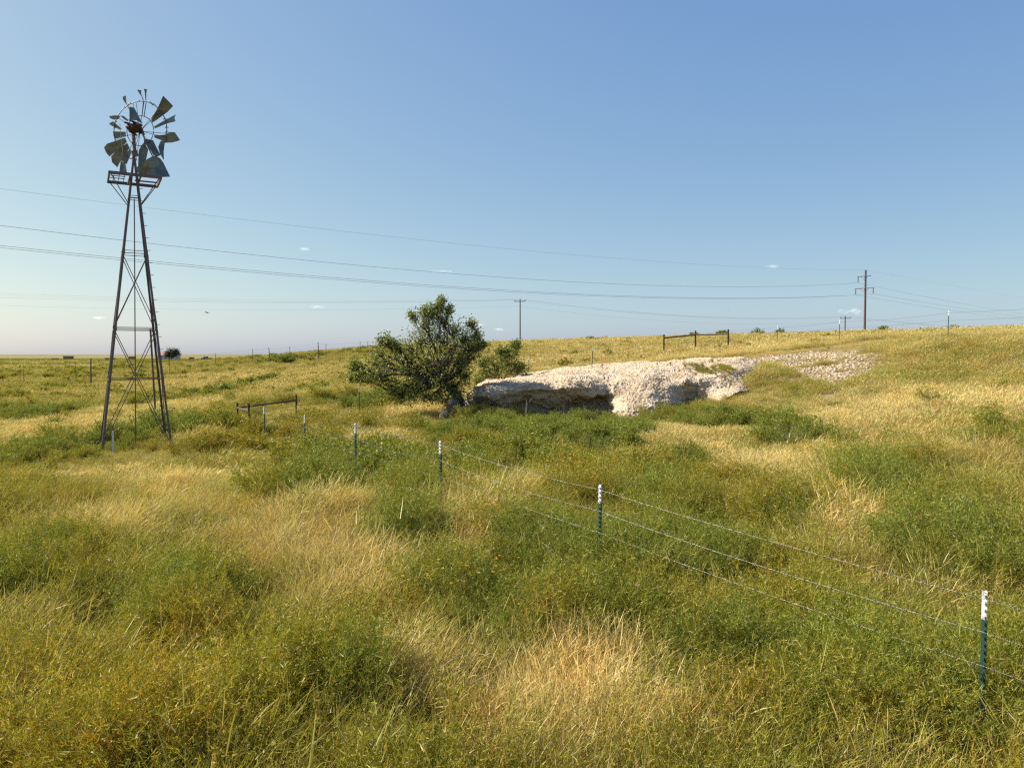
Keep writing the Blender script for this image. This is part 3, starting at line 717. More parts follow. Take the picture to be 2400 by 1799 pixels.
# tall pale stalks at the bottom of the view
def stalks():
    g = Veg()
    for px, py, n, r_ in ((1330, 1600, 60, .5), (1460, 1620, 70, .6), (1560, 1640, 45, .5), (1250, 1640, 30, .6), (1850, 1640, 16, .4), (1150, 1640, 20, .5), (2000, 1000, 30, .7), (1650, 1010, 40, .5), (1900, 950, 35, 1.0), (600, 1640, 8, .5), (1800, 1120, 20, .4)):
        x0, y0 = on_ground(px * KS, py * KS, .5)
        x = x0 + rng.normal(size=n) * r_; y = y0 + rng.normal(size=n) * r_; z = ground(x, y)
        L = rng.uniform(.7, 1.25, n)
        d = np.stack([rng.normal(size=n) * .16, rng.normal(size=n) * .16, np.ones(n)], 1)
        b = np.stack([rng.normal(.1, .16, n), rng.normal(0, .15, n), -.1 * np.ones(n)], 1) * L[:, None]
        g.add(np.stack([x, y, z], 1), d, L, .0045, b, 4, rnd=rng.uniform(.5, .8, n))
    o = link('dry_stalks', g.mesh('dry_stalks', M_straw), None); tag(o, 'tall pale dry grass stalks standing above the rest of the grass', 'grass', kind='stuff')
stalks()

def weed_stalks():
    """rusty seed stalks with short curled side shoots poking out of the weeds"""
    g = Veg(); n = 1500
    y = 4 + 15 * rng.random(n) ** 1.2; x = rng.uniform(-.75, .75, n) * y
    keep = fbm(x / 2.2, y / 2.2, 211, 2) > -.02; x, y = x[keep], y[keep]; n = len(x); z = ground(x, y)
    L = rng.uniform(.45, .95, n); d = np.stack([rng.normal(.08, .2, n), rng.normal(0, .2, n), np.ones(n)], 1); d /= np.linalg.norm(d, axis=1, keepdims=True)
    b = np.stack([rng.normal(.06, .12, n), rng.normal(0, .12, n), -.08 * np.ones(n)], 1) * L[:, None]; r = rng.choice([.62, .8, .95, 1.0], n)
    g.add(np.stack([x, y, z], 1), d, L, .0045, b, 4, rnd=r)
    k = 9; i = np.repeat(np.arange(n), k); t = rng.uniform(.45, 1.0, n * k)
    p = np.stack([x, y, z], 1)[i] + d[i] * (L[i] * t)[:, None] + b[i] * (t * t)[:, None]; a = rng.random(n * k) * 6.28
    dd = np.stack([np.cos(a), np.sin(a), np.full(n * k, .7)], 1); l = rng.uniform(.05, .13, n * k)
    g.add(p, dd, l, .0055, np.stack([np.zeros(n * k), np.zeros(n * k), .5 * l], 1), 3, True, rnd=np.clip(r[i] + rng.normal(0, .12, n * k), 0, 1))
    o = link('weed_stalks', g.mesh('weed_stalks', M_green), None); tag(o, 'rusty and tan seed stalks sticking up out of the near weeds', 'weeds', kind='stuff')
weed_stalks()

# ------------------------------------------------------------------ stones
def stone_mesh(seed):
    import bmesh
    bm = bmesh.new(); bmesh.ops.create_icosphere(bm, subdivisions=2, radius=.5)
    for v in bm.verts:
        c = v.co * 2.2 + Vector((seed * 3.1, 0, 0)); d, _ = mnoise.voronoi(c)
        v.co *= .8 + .5 * mnoise.noise(c) + .2 * d[0]
        v.co.z *= .62
    me = bpy.data.meshes.new('loose_stone'); bm.to_mesh(me); bm.free(); me.materials.append(M_stone); return me
stc = bpy.data.collections.new('stones')
for i in range(5):
    o = bpy.data.objects.new('loose_stone', stone_mesh(i)); stc.objects.link(o)
def stones():
    P = []; Sz = []
    nu, nv = LV.shape[:2]
    n = 5000
    iu = rng.integers(6, nu - 6, n); iv = (rng.random(n) * nv * .78).astype(int) + 4
    ok = LN[iu, iv, 2] > .5
    for p, q in zip(LV[iu[ok], iv[ok]], rng.random(ok.sum())): P.append(p); Sz.append(.022 + .075 * q ** 5)
    # rubble land, pit rim and bare soil
    y = rng.uniform(28, 42, 30000); x = rng.uniform(.25, .52, 30000) * y; m = rng.random(30000) < rubble(x, y) * .8; x, y = x[m], y[m]
    z = ground(x, y)
    for a, b, c, q in zip(x, y, z, rng.random(len(x))): P.append((a, b, c)); Sz.append(.035 + .13 * q ** 5)
    for k, cx, cy, rx, ry, s_ in PG:
        if k == 'b':
            nn = 90; x = cx + rng.normal(size=nn) * rx * .6; y = cy + rng.normal(size=nn) * ry * .6; z = ground(x, y)
            for a, b, c, q in zip(x, y, z, rng.random(nn)): P.append((a, b, c)); Sz.append(.015 + .05 * q ** 3)
    # foot of the lit slope
    uu = rng.integers(int(nu * .45), nu - 10, 900)
    for i in uu:
        p = LV[i, nv - 60]; P.append((p[0] + rng.normal() * .3, p[1] - abs(rng.normal()) * .35, gz(p[0], p[1] - .2) + .02)); Sz.append(.05 + .16 * rng.random() ** 3)
    P = np.array(P); Sz = np.array(Sz); n = len(P)
    o = scatter('gravel', P, rng.uniform(0, 6.28, (n, 3)) * np.array([.15, .15, 1]), np.stack([Sz * rng.uniform(.8, 1.5, n), Sz, Sz * rng.uniform(.7, 1.1, n)], 1), rng.integers(0, 5, n), rng.random(n), stc)
    tag(o, 'pale broken limestone rubble on and around the ledge', 'gravel', kind='stuff')
stones()

def ledge_tufts():
    """tufts growing on the ledge top and the rubble"""
    P = []; 
    nu, nv = LV.shape[:2]
    for px, py, n, r_ in ((1625, 862, 30, .35), (1650, 868, 24, .3), (1684, 872, 50, .35), (1700, 866, 30, .3), (1600, 858, 14, .3), (1695, 852, 10, .2), (1665, 852, 14, .3)):
        flat = LV.reshape(-1, 3)
        r = ray(px, py); # nearest ledge vertex to the ray
        t = flat[:, 1] / r.y; dd = np.hypot(flat[:, 0] - r.x * t, flat[:, 2] - CAMZ - r.z * t)
        c = flat[np.argmin(dd)]
        for _ in range(n):
            q = c + rng.normal(size=3) * [r_, r_ * 1.3, 0]; j = np.argmin(((flat[::3, :2] - q[:2]) ** 2).sum(1)); P.append(flat[::3][j])
    P = np.array(P); n = len(P); s_ = rng.uniform(.14, .30, n)
    o = scatter('ledge_weeds', P, np.stack([np.zeros(n), np.zeros(n), rng.uniform(0, 6, n)], 1), np.stack([s_ * 1.3, s_ * 1.3, s_], 1), rng.integers(0, 9, n), rng.uniform(.2, .8, n), mid_w)
    tag(o, 'small green weeds rooted on top of the pale limestone ledge', 'weeds', kind='stuff')
ledge_tufts()

# ------------------------------------------------------------------ trees and bushes
def branchy(name, base, blobs, trunk_r, leafL, per, nleaf, mat, lean_pts=None, bark=M_bark, seed=1):
    """blobs: (x,y,z,r) world; trunk from base, limbs to blobs, twigs, leaf sprays. Returns root"""
    rs = np.random.default_rng(seed)
    root = empty(name, base); b = Vector(base)
    tr = MB(); lf = Veg(); br = MB()
    fork = Vector(lean_pts[-1]) if lean_pts else b + Vector((0, 0, .5))
    pts = [b - Vector((0, 0, .25))] + [Vector(p) for p in (lean_pts or [fork])]
    tr.tube([p - b for p in pts], [trunk_r * (1.15 - .4 * i / len(pts)) for i in range(len(pts))], 9)
    TP = []; TD = []
    for (x, y, z, r) in blobs:
        c = Vector((x, y, z)); start = min(pts[1:], key=lambda p: (p - c).length) if len(pts) > 2 else fork
        mid = start.lerp(c, .5) + Vector(rs.normal(size=3) * .14 * (c - start).length)
        ps = [start.lerp(mid, .5) + Vector(rs.normal(size=3) * .03), mid, mid.lerp(c, .55) + Vector(rs.normal(size=3) * .08 * r), c]
        ln = (c - start).length; r0 = trunk_r * .38 * min(1, .35 + r)
        br.tube([start - b] + [p - b for p in ps], [r0, r0 * .8, r0 * .62, r0 * .42, r0 * .25], 6)
        for k in range(per):
            v = Vector(rs.normal(size=3)); v.normalize(); v = v * (r * (.3 + 1.45 * rs.random() ** 1.6)); v.z *= .85
            e = c + v; s0 = ps[rs.integers(1, 4)].lerp(c, rs.random())
            mm = s0.lerp(e, .55) + Vector(rs.normal(size=3) * .1 * r)
            br.tube([s0 - b, mm - b, e - b], [r0 * .22, r0 * .15, .004], 4, cap=False)
            for q in (mm.lerp(e, .35), e):
                TP.append(np.array(q - b)); TD.append(np.array((e - mm).normalized()))
    TP = np.array(TP); TD = np.array(TD)
    li = np.repeat(np.arange(len(TP)), nleaf); n = len(li)
    p = TP[li] + rs.normal(size=(n, 3)) * leafL * 1.15 - TD[li] * (rs.random(n) * leafL * 1.6)[:, None]
    d = TD[li] * .4 + rs.normal(size=(n, 3)) * .8
    lf.add(p, d, leafL * rs.uniform(.6, 1.25, n), leafL * .68, rs.normal(size=(n, 3)) * leafL * .15, 2, True, rnd=np.clip(rs.normal(.45, .25, n), 0, 1))
    tr.build('trunk', bark, root, True); br.build('branches', bark, root)
    link('crown', lf.mesh('crown', mat), None, root)
    return root

TY = 31.0
def BL(px, py, r_px, dy): 
    p = PT(px, py, TY + dy); return (p.x, p.y, p.z, r_px * TY / FPX)
tb = PT(1085, 950, TY); tb.z = gz(tb.x, tb.y)
lean = [PT(1078, 938, TY), PT(1062, 918, TY - .1), PT(1040, 900, TY - .1)]
oak_bl = [(1010, 740, 26, 0), (1035, 752, 32, .3), (992, 762, 34, -.3), (1066, 775, 34, .6), (1030, 790, 44, -.6), (1092, 790, 26, .3), (985, 800, 36, .5), (1068, 812, 40, -.9), (1100, 815, 30, .9), (960, 815, 30, -.2),
          (1013, 722, 12, 0), (1036, 704, 5, .1), (1028, 715, 6, .1), (966, 737, 5, .1), (1053, 723, 5, .2), (1105, 758, 12, .2), (993, 727, 12, 0), (1118, 786, 10, .3), (905, 795, 16, 0), (894, 801, 9, .1), (925, 808, 18, .2),
          (850, 868, 24, .2), (838, 880, 18, -.2), (873, 850, 28, .5), (868, 880, 24, -.6), (888, 828, 20, .4), (905, 848, 32, -.5), (930, 835, 32, .6), (940, 862, 34, -1.0), (960, 845, 38, .2), (831, 850, 8, .1), (823, 887, 5, 0), (825, 868, 6, .1),
          (1000, 845, 48, -1.1), (1010, 860, 40, 1.0), (1050, 845, 44, .3), (1082, 845, 34, -.7), (1105, 835, 28, .6), (1120, 812, 18, .3), (1133, 806, 8, .2), (1035, 890, 40, -.8), (1062, 905, 34, .1), (990, 890, 36, .5), (950, 905, 32, -.8), (925, 920, 22, -.5),
          (915, 905, 20, .4), (968, 925, 22, -.9), (1000, 930, 20, -.8), (1030, 925, 26, -.3), (1080, 872, 26, .7), (1092, 880, 14, .2), (895, 890, 16, -.3), (1050, 940, 18, -.9), (940, 930, 16, -.4), (1015, 800, 40, .9), (1070, 926, 20, -.4)]
oak = branchy('oak_tree', tb, [BL(*a) for a in oak_bl], .17, .085, 38, 4, M_oak, lean, seed=3)
tag(oak, 'wide low dark green oak leaning over the left end of the pale ledge', 'tree')
TY = 35.5
sb = PT(1160, 885, TY); sb.z = gz(sb.x, sb.y)
shr = branchy('oak_shrub', sb, [BL(*a) for a in [(1140, 872, 24, 0), (1165, 865, 28, .3), (1190, 858, 26, -.2), (1210, 858, 20, .2), (1150, 845, 20, .1), (1180, 838, 20, .3), (1200, 828, 14, 0), (1213, 808, 8, .1), (1190, 820, 8, .2), (1170, 822, 7, 0), (1128, 850, 12, .1), (1222, 862, 14, 0), (1205, 806, 5, .1), (1125, 885, 16, -.3), (1120, 893, 10, -.5)]],
              .07, .08, 34, 6, M_oak, [sb + Vector((0, 0, .3))], seed=5)
tag(shr, 'smaller dark green oak shrub growing behind the ledge right of the big oak', 'shrub')

def simple_bush(px, py, Y, w_px, h_px, label, mat=M_bush, seed=0, name='weed_bush', sparse=False, leaf=None):
    """py = the lowest visible point; size in photo pixels"""
    rs = np.random.default_rng(seed + 100)
    x = (px - 1200) / FPX * Y; base = Vector((x, Y, gz(x, Y)))
    top = PT(px, py - h_px, Y).z; hw = w_px * Y / FPX / 2; H = max(.4, top - base.z)
    root = empty(name, base)
    nst = 14 if sparse else 34
    leaf = leaf or max(.035, Y * .0021)
    global rng
    keep = rng; rng = rs
    g = weed(nst, H, hw, 9 if sparse else 13, 5 if sparse else 8, leaf, leaf * .28, max(.004, Y * .0004), .22)
    rng = keep
    link('foliage', g.mesh('foliage', mat), None, root)
    st = MB()
    for k in range(7):
        a = rs.random() * 6.28; o_ = hw * .5 * rs.random()
        st.tube([(0, 0, -.1), (math.cos(a) * o_ * .5, math.sin(a) * o_ * .5, H * .4), (math.cos(a) * o_, math.sin(a) * o_, H * .8)], [.014, .009, .004], 5)
    st.build('stem', M_bark, root)
    return tag(root, label, 'bush', 'weed bushes growing out of the pasture')
simple_bush(1690, 790, 84, 45, 16, 'roundest leafy green bush on the skyline above the rusty hill brace', seed=1)
simple_bush(1775, 786, 82, 59, 19, 'sparse twiggy green bush on the skyline right of the hill brace', seed=2, sparse=True)
simple_bush(1826, 783, 82, 40, 14, 'small sparse bush on the skyline behind the thin post right of the hill brace', seed=3, sparse=True)
simple_bush(2068, 778, 76, 21, 13, 'small dark green bush on the skyline just right of the tall utility pole', seed=4)
simple_bush(2236, 772, 68, 32, 11, 'low bush on the skyline right of the last thin steel post', seed=5, sparse=True)
simple_bush(1625, 790, 84, 35, 11, 'low green bush peeking over the left rail of the hill brace', seed=6)
simple_bush(1382, 799, 88, 32, 9, 'low green bush on the skyline left of the hill brace', seed=7)
simple_bush(1385, 1062, 20, 100, 52, 'bright green bush in the middle of the pasture below the ledge', seed=8)
simple_bush(1612, 1090, 17.5, 122, 58, 'rounded green bush left of the brightest straw patch', seed=9)
simple_bush(1850, 1050, 19, 150, 66, 'dark green bush in the pale grass right of the ledge', seed=10)
simple_bush(2232, 1020, 21, 150, 90, 'large rounded olive bush on the right hillside', seed=11)
simple_bush(2370, 1090, 17, 110, 110, 'dark green bush cut by the right edge of the view', seed=12)
simple_bush(2000, 1210, 12.5, 150, 80, 'low dark bush right of the tall straw patch', seed=13)
simple_bush(538, 1392, 9.5, 90, 88, 'dark bush standing beside the bare soil at left', seed=14)
simple_bush(1690, 975, 27, 148, 36, 'leafy green bush at the foot of the right end of the ledge', seed=16)
simple_bush(1960, 985, 26, 120, 40, 'yellow green bush below the rubble slope', seed=17)
simple_bush(675, 846, 85, 60, 16, 'dark green bush on the ridge left of the leaning wooden post', seed=18)

# broad leaved plant at the right edge
def broad_plant():
    x, y = 3.84, 5.85; z = gz(x, y)
    root = empty('broad_leaf_plant', (x, y, z)); g = Veg()
    k = 11; a = rng.random(k) * 6.28
    d = np.stack([np.cos(a) * .35, np.sin(a) * .35, np.ones(k)], 1)
    g.add(np.zeros((k, 3)), d, rng.uniform(.9, 1.5, k), .045, np.stack([np.cos(a), np.sin(a), -.6 * np.ones(k)], 1) * .35, 5, True, rnd=rng.uniform(.6, 1, k))
    link('leaves', g.mesh('leaves', M_bush), None, root)
    tag(root, 'pale green plant with long broad leaves at the right edge beside the nearest post', 'plant')
broad_plant()

# ------------------------------------------------------------------ steel posts and barbed wire
WHITE = .22
def t_post_parts(h, face_dir, parent, loc, lean=(0, 0), far=False):
    root_body = MB(); f = Vector((face_dir[0], face_dir[1], 0)).normalized(); s_ = Vector((-f.y, f.x, 0))
    def sect(z0, z1, mb):
        wf, t, st = .040, .008, .036
        prof = [(-wf / 2, 0), (wf / 2, 0), (wf / 2, -t), (t / 2, -t), (t / 2, -st), (-t / 2, -st), (-t / 2, -t), (-wf / 2, -t)]
        vs = [s_ * a + f * b + Vector((lean[0] * z, lean[1] * z, z)) for z in (z0, z1) for a, b in prof]
        n = 8; mb.add(vs, [(i, (i + 1) % n, n + (i + 1) % n, n + i) for i in range(n)] + [tuple(range(n - 1, -1, -1)), tuple(range(n, 2 * n))])
    def studs(z0, z1, mb):
        z = z0
        while z < z1:
            c = Vector((lean[0] * z, lean[1] * z, z)) + f * .009
            up = Vector((0, 0, 1))
            vs = [c + s_ * a + up * b + f * e for e in (-.009, .009) for a, b in ((-.011, .012), (.011, .004), (.011, -.012), (-.011, -.004))]
            mb.add(vs, [(3, 2, 1, 0), (4, 5, 6, 7), (0, 1, 5, 4), (1, 2, 6, 5), (2, 3, 7, 6), (3, 0, 4, 7)]); z += .054
    sect(-.45, h - WHITE, root_body)
    if not far: studs(.25, h - WHITE - .02, root_body)
    body = root_body.build('steel_post', M_tgreen, parent); body.location = loc
    tip = MB(); sect(h - WHITE, h, tip)
    if not far: studs(h - WHITE + .025, h - .02, tip)
    tip.build('white_tip', M_twhite, body)
    return body

def wire_mesh(pts, r, twisted, name, mat, parent, barbs=True):
    mb = MB(); out = []
    for a, b in zip(pts[:-1], pts[1:]):
        a, b = Vector(a), Vector(b); L = (b - a).length; n = max(4, int(L / .06)) if twisted and (a.y + b.y) / 2 < 19 else 6
        sag = .012 * L * random.uniform(.4, 1.3)
        for i in range(n): 
            t = i / n; p = a.lerp(b, t); p.z -= sag * 4 * t * (1 - t); out.append(p)
    out.append(Vector(pts[-1]))
    near = [p for p in out]
    if twisted:
        for ph in (0, math.pi):
            q = []; s_ = 0
            for i, p in enumerate(near):
                if i: s_ += (near[i] - near[i - 1]).length
                an = s_ / .09 * 2 * math.pi + ph
                q.append(p + Vector((0, .6, 0)) * 0 + Vector((-.3, .4, 0)) * (math.cos(an) * r * .9) + Vector((0, 0, 1)) * (math.sin(an) * r))
            mb.tube(q, r * .85, 4)
    else: mb.tube(near, r, 5)
    if barbs:
        s_ = 0; nxt = .1
        for i in range(1, len(near)):
            a, b = near[i - 1], near[i]; L = (b - a).length
            while nxt < s_ + L:
                p = a.lerp(b, (nxt - s_) / L)
                if p.y < 24:
                    an = random.random() * 6.28
                    for dv in (Vector((math.cos(an) * .5, math.cos(an) * .5, math.sin(an))), Vector((-math.sin(an) * .5, -math.sin(an) * .5, math.cos(an)))):
                        mb.bar(p - dv * .014, p + dv * .014, .0028, .0028)
                    mb.bar(p - (b - a).normalized() * .006, p + (b - a).normalized() * .006, .011, .011)
                nxt += .13
            s_ += L
    return mb.build(name, mat, parent)

H_ = 1.42
near_posts = []
for px, py, Y, lx in ((2308, 1385, 5.7, .0), (1406, 1136, 9.0, .012), (1031, 1033, 12.2, 0), (832, 992, 16, .005), (713, 972, 20, .02), (618, 954, 24, 0)):
    t = PT(px, py, Y); near_posts.append((t, lx))
FDIR = (-.8, -.6)
fr = empty('barbed_wire_fence', (near_posts[0][0].x, near_posts[0][0].y, near_posts[0][0].z - H_))
O = Vector(fr.location)
tops = []
for t, lx in near_posts:
    g_ = gz(t.x, t.y); h = t.z - g_ + .02 if t.z - g_ > 1.0 else H_
    t_post_parts(h, FDIR, fr, Vector((t.x - lx * h, t.y, t.z - h)) - O, (lx, 0), far=t.y > 17)
    tops.append(t)
ext = PT(2308, 1385, 5.7) + Vector((2.6, -3.3, -.15))
cb_a = PT(583, 944, 27.0)
for off in (.055, .31, .57, .86, 1.12):
    pts = [ext - Vector((0, 0, off))] + [t + Vector((-.8 * .02, -.6 * .02, -off)) for t in tops] + [cb_a - Vector((0, 0, off + .02))]
    wire_mesh([p - O for p in pts], .0011, True, 'barbed_wire', M_wire, fr)
tag(fr, 'near barbed wire fence on white tipped steel posts from right foreground to corner brace', 'fence')

def pipe_brace(name, posts, rails, label, pr=.038):
    """posts: top points (world). rails: (i,j,drop)"""
    b0 = posts[0]; root = empty(name, (b0.x, b0.y, gz(b0.x, b0.y))); O_ = Vector(root.location)
    for p in posts:
        zb = gz(p.x, p.y) - .3
        mb = MB(); mb.tube([Vector((p.x, p.y, zb)) - O_, p - O_], pr, 10); mb.build('pipe_post', M_pipe, root, True)
    for i, j, dr in rails:
        a, b = posts[i] - Vector((0, 0, dr[0])), posts[j] - Vector((0, 0, dr[1]))
        d = (b - a).normalized() * .034
        mb = MB(); mb.tube([a + d - O_, b - d - O_], pr * .85, 10); mb.build('rail', M_pipe, root, True)
    tag(root, label, 'fence brace'); return root
c1, c2, c3 = PT(556, 943, 28.9), PT(583, 945, 27.0), PT(694, 925, 31.2)
pipe_brace('pipe_corner_brace', [c1, c2, c3], [(0, 1, (.21, .28)), (0, 2, (.21, .23))], 'rusty steel pipe corner brace of three posts near the windmill')
h1, h2, h3 = PT(1556, 784, 51.5), PT(1630, 775, 52.5), PT(1707, 772, 51)
pipe_brace('pipe_brace', [h1, h2, h3], [(0, 1, (.24, .30)), (1, 2, (.30, .32))], 'rusty steel pipe brace of three posts on the golden hill above the ledge', .058)

# back fence over the hill
bposts = [('c', c3)] + [('t', PT(842, 907, 33.9)), ('t', PT(960, 884, 36.6)), ('t', PT(1100, 855, 39.5)), ('t', PT(1240, 835, 42)), ('t', PT(1389, 814, 45)), ('c', h1), ('c', h3),
          ('t', PT(1822, 763, 47)), ('t', PT(1968, 750, 42)), ('t', PT(2223, 728, 34))]
bf = empty('barbed_wire_fence', (bposts[1][1].x, bposts[1][1].y, gz(bposts[1][1].x, bposts[1][1].y))); O2 = Vector(bf.location)
for k, t in bposts:
    if k == 't':
        h = max(1.25, t.z - gz(t.x, t.y)); t_post_parts(h, (.75, -.6) if t.x < 12 else (-.8, -.5), bf, Vector((t.x, t.y, t.z - h)) - O2, (random.uniform(-.01, .01), 0), far=True)
endp = PT(2223, 728, 34) + Vector((1.6, -6.5, .0))
for off in (.1, .45, .8, 1.1):
    pts = [c1 - Vector((0, 0, off)), c3 - Vector((0, 0, off))] + [t - Vector((0, 0, off)) for _, t in bposts[1:]] + [endp - Vector((0, 0, off))]
    wire_mesh([p - O2 for p in pts], .0045, False, 'barbed_wire', M_owire, bf, barbs=False)
tag(bf, 'far barbed wire fence climbing behind the oak and ledge over the golden hill', 'fence')

# ridge fence, upper left skyline
rf_pts = [(398, 838, 95, 6), (505, 828, 92, 8), (592, 818, 90, 12), (631, 815, 88, 11), (679, 812.5, 86, 13), (746, 802, 84, 20), (764, 806, 84, 15), (844, 800, 82, 12), (862, 800, 81, 12), (960, 792, 80, 14), (1122, 788, 79, 14)]
rf = empty('ridge_fence', (PT(746, 802, 84).x, 84, gz(PT(746, 802, 84).x, 84))); O3 = Vector(rf.location)
rt = []
for i, (px, py, Y, hp) in enumerate(rf_pts):
    t = PT(px, py, Y); zb = min(gz(t.x, t.y) - .1, t.z - .7)
    woody = i in (3, 5); mb = MB(); r_ = .06 if woody else .028
    ln_ = .15 if i == 3 else (.06 if i == 5 else 0)
    if woody: mb.tube([Vector((t.x + ln_, Y, zb)) - O3, Vector((t.x + ln_ * .2, Y, (zb + t.z) / 2)) - O3, t + Vector((-ln_ * .4, 0, 0)) - O3], [r_, r_ * .9, r_ * .6], 7)
    else: mb.tube([Vector((t.x, Y, zb)) - O3, t - O3], r_, 6)
    mb.build('wooden_post' if woody else 'steel_post', M_greywood, rf); rt.append(t)
for off in (.12, .5, .9): wire_mesh([t - Vector((0, 0, off)) - O3 for t in rt], .005, False, 'wire_strand', M_owire, rf, barbs=False)
tag(rf, 'distant wire fence with thin and crooked posts along the ridge left of the oak', 'fence')

# old posts out on the left plain
pf_label = ['left of two close thin posts near the left edge of the plain', 'right of two close thin posts near the left edge of the plain', 'thin short post on the plain left of the windmill', 'thicker brown wooden post on the plain just left of the windmill', 'short post seen through the windmill tower', 'short post on the plain right of the windmill']
for (px, py, Y, hp), lb in zip([(46, 853, 75, 8), (55, 853, 75, 8), (177, 849, 80, 9), (212, 841, 70, 14), (290, 845, 80, 7), (397, 838, 85, 6)], pf_label):
    t = PT(px, py, Y); zb = gz(t.x, Y) - .2; r_ = .07 if hp == 14 else .03
    mb = MB(); mb.tube([(0, 0, -.1), (.01, 0, (t.z - zb) * .5), (.03, 0, t.z - zb)], [r_, r_ * .9, r_ * .8], 7)
    o = mb.build('wooden_post', M_greywood); o.location = (t.x, Y, zb); tag(o, lb, 'post', 'old posts out on the plain')

# ------------------------------------------------------------------ utility poles and power lines
def util_pole(name, x, y, topz, arms, label, r_=.17):
    zb = gz(x, y); root = empty(name, (x, y, zb)); H = topz - zb
    mb = MB(); mb.tube([(0, 0, -.5), (0, 0, H * .5), (0, 0, H)], [r_, r_ * .88, r_ * .72], 10); mb.build('pole', M_wood, root, True)
    ends = []
    for drop, half, dirv, ins in arms:
        d = Vector((dirv[0], dirv[1], 0)).normalized(); z = H - drop; off = Vector((-d.y, d.x, 0)) * -(r_ + .06)
        a = MB(); a.bar(d * -half[0] + off + Vector((0, 0, z)), d * half[1] + off + Vector((0, 0, z)), .12, .14)
        arm = a.build('crossarm', M_wood, root)
        s_ = MB()
        for sg, hh in ((-1, half[0]), (1, half[1])): s_.bar(d * sg * hh * .5 + off + Vector((0, 0, z)), off + Vector((0, 0, z - .8)), .04, .04)
        if ins != 'pin': s_.build('arm_brace', M_pipe, root)
        for q, up in (ins if ins != 'pin' else [(-half[0] + .1, 1), (half[1] - .1, 1)]):
            i_ = MB(); p = d * q + off + Vector((0, 0, z))
            if ins == 'pin':
                i_.tube([p, p + Vector((0, 0, .12)), p + Vector((0, 0, .14)), p + Vector((0, 0, .34)), p + Vector((0, 0, .36))], [.03, .03, .12, .10, .02], 8)
                ends.append(Vector((x, y, zb)) + p + Vector((0, 0, .35)))
            else:
                pp = []; rr = []
                for k in range(13): pp.append(p - Vector((0, 0, .1 + .085 * k))); rr.append(.13 if k % 2 else .07)
                i_.tube(pp, rr, 8); ends.append(Vector((x, y, zb)) + p - Vector((0, 0, 1.2)))
            i_.build('insulator', M_insul, arm)
    tag(root, label, 'utility pole')
    return root, ends
PD = (.63, -.78)
Ptop = PT(2029, 633, 150)
pole_P, eP = util_pole('utility_pole', Ptop.x, Ptop.y, Ptop.z, [(1.25, (1.5, 1.2), PD, [(-1.35, -1)]), (3.6, (1.95, 1.85), PD, [(-1.8, -1), (1.7, -1)])],
                       'tallest wooden utility pole with two crossarms and hanging insulators at the right skyline', .24)
def par(P0, b, c, s0, s1, n, dx=-111, dy=-89):
    return [Vector((P0.x + dx * s, P0.y + dy * s, P0.z + b * s + c * s * s)) for s in np.linspace(s0, s1, n)]
def power_wire(pts, r, label, group):
    o0 = Vector(pts[0]); mb = MB(); mb.tube([p - o0 for p in pts], r, 4); o = mb.build('power_line', M_pline); o.location = o0
    tag(o, label, 'power line', group)
G1, G2 = 'wires of the tall power line', 'wires of the small power line'
power_wire(par(Ptop, -9.87, 6.6, 0, 1.5, 60), .007, 'topmost thin wire running left from the tip of the tallest utility pole', G1)
power_wire(par(eP[0], -13.4, 9.86, 0, 1.4, 60), .014, 'second wire from the top running left from the upper crossarm of the tallest pole', G1)
power_wire(par(eP[1], -11.6, 8.66, 0, 1.4, 60), .013, 'upper of the close pair of wires left of the lower crossarm of the tallest pole', G1)
power_wire(par(eP[2], -11.9, 8.7, 0, 1.4, 60), .013, 'lower of the close pair of wires left of the lower crossarm of the tallest pole', G1)
for P0, zm, r_, nm in ((Ptop, 15.1 + 3, .006, 'topmost wire descending right of the tallest pole'), (eP[0], 11.2 + 3, .012, 'wire from the upper crossarm descending right of the tallest pole'),
                  (eP[1], 9.4 + 3, .012, 'left lower wire descending right of the tallest pole'), (eP[2], 9.6 + 3, .012, 'right lower wire descending right of the tallest pole')):
    T = 88.; Lx = 210.; ze = P0.z - 2.5   # parabola through start, zm at 88 m, ze at 210 m
    A_ = np.linalg.solve(np.array([[T, T * T], [Lx, Lx * Lx]]), np.array([zm - P0.z, ze - P0.z]))
    power_wire([Vector((P0.x + .78 * k, P0.y + .63 * k, P0.z + A_[0] * k + A_[1] * k * k)) for k in np.linspace(0, Lx, 40)], r_, nm, G1)
Qt = PT(1219, 701, 170); Rt = PT(1981, 741, 200)
_, eQ = util_pole('utility_pole', Qt.x, Qt.y, Qt.z, [(.55, (1.25, 1.25), (1, -.2), 'pin')], 'slender utility pole with one short crossarm above the hill right of the oak', .17)
_, eR = util_pole('utility_pole', Rt.x, Rt.y, Rt.z, [(.6, (1.3, 1.3), (1, -.2), 'pin')], 'short looking utility pole just left of the tallest one', .19)
eQ.append(Qt); eR.append(Rt)
Lq = [PT(-90, 688, 150), PT(-90, 694, 146), PT(-90, 684, 148)]
def span(a, b, sag, n=40): return [a.lerp(b, t) - Vector((0, 0, 4 * sag * t * (1 - t))) for t in np.linspace(0, 1, n)]
nm3 = ['left arm', 'right arm', 'top']
for i, sg in zip(range(3), (1.0, 1.0, .9)):
    power_wire(span(eQ[i], Lq[i], sg), .009, f'faint wire running left from the {nm3[i]} of the slender pole', G2)
    power_wire(span(eQ[i], eR[i], 1.9), .008, f'faint wire running right from the {nm3[i]} of the slender pole', G2)
    power_wire(span(eR[i], Vector((190, 235, 10.2 + CAMZ - 3)) + Vector((0, i, 0)), 1.4), .008, f'faint wire descending right from the {nm3[i]} of the short looking pole', G2)
power_wire(span(Qt - Vector((0, 0, 1.6)), PT(-90, 713, 150), 1.0), .008, 'lowest faint wire running left from below the crossarm of the slender pole', G2)
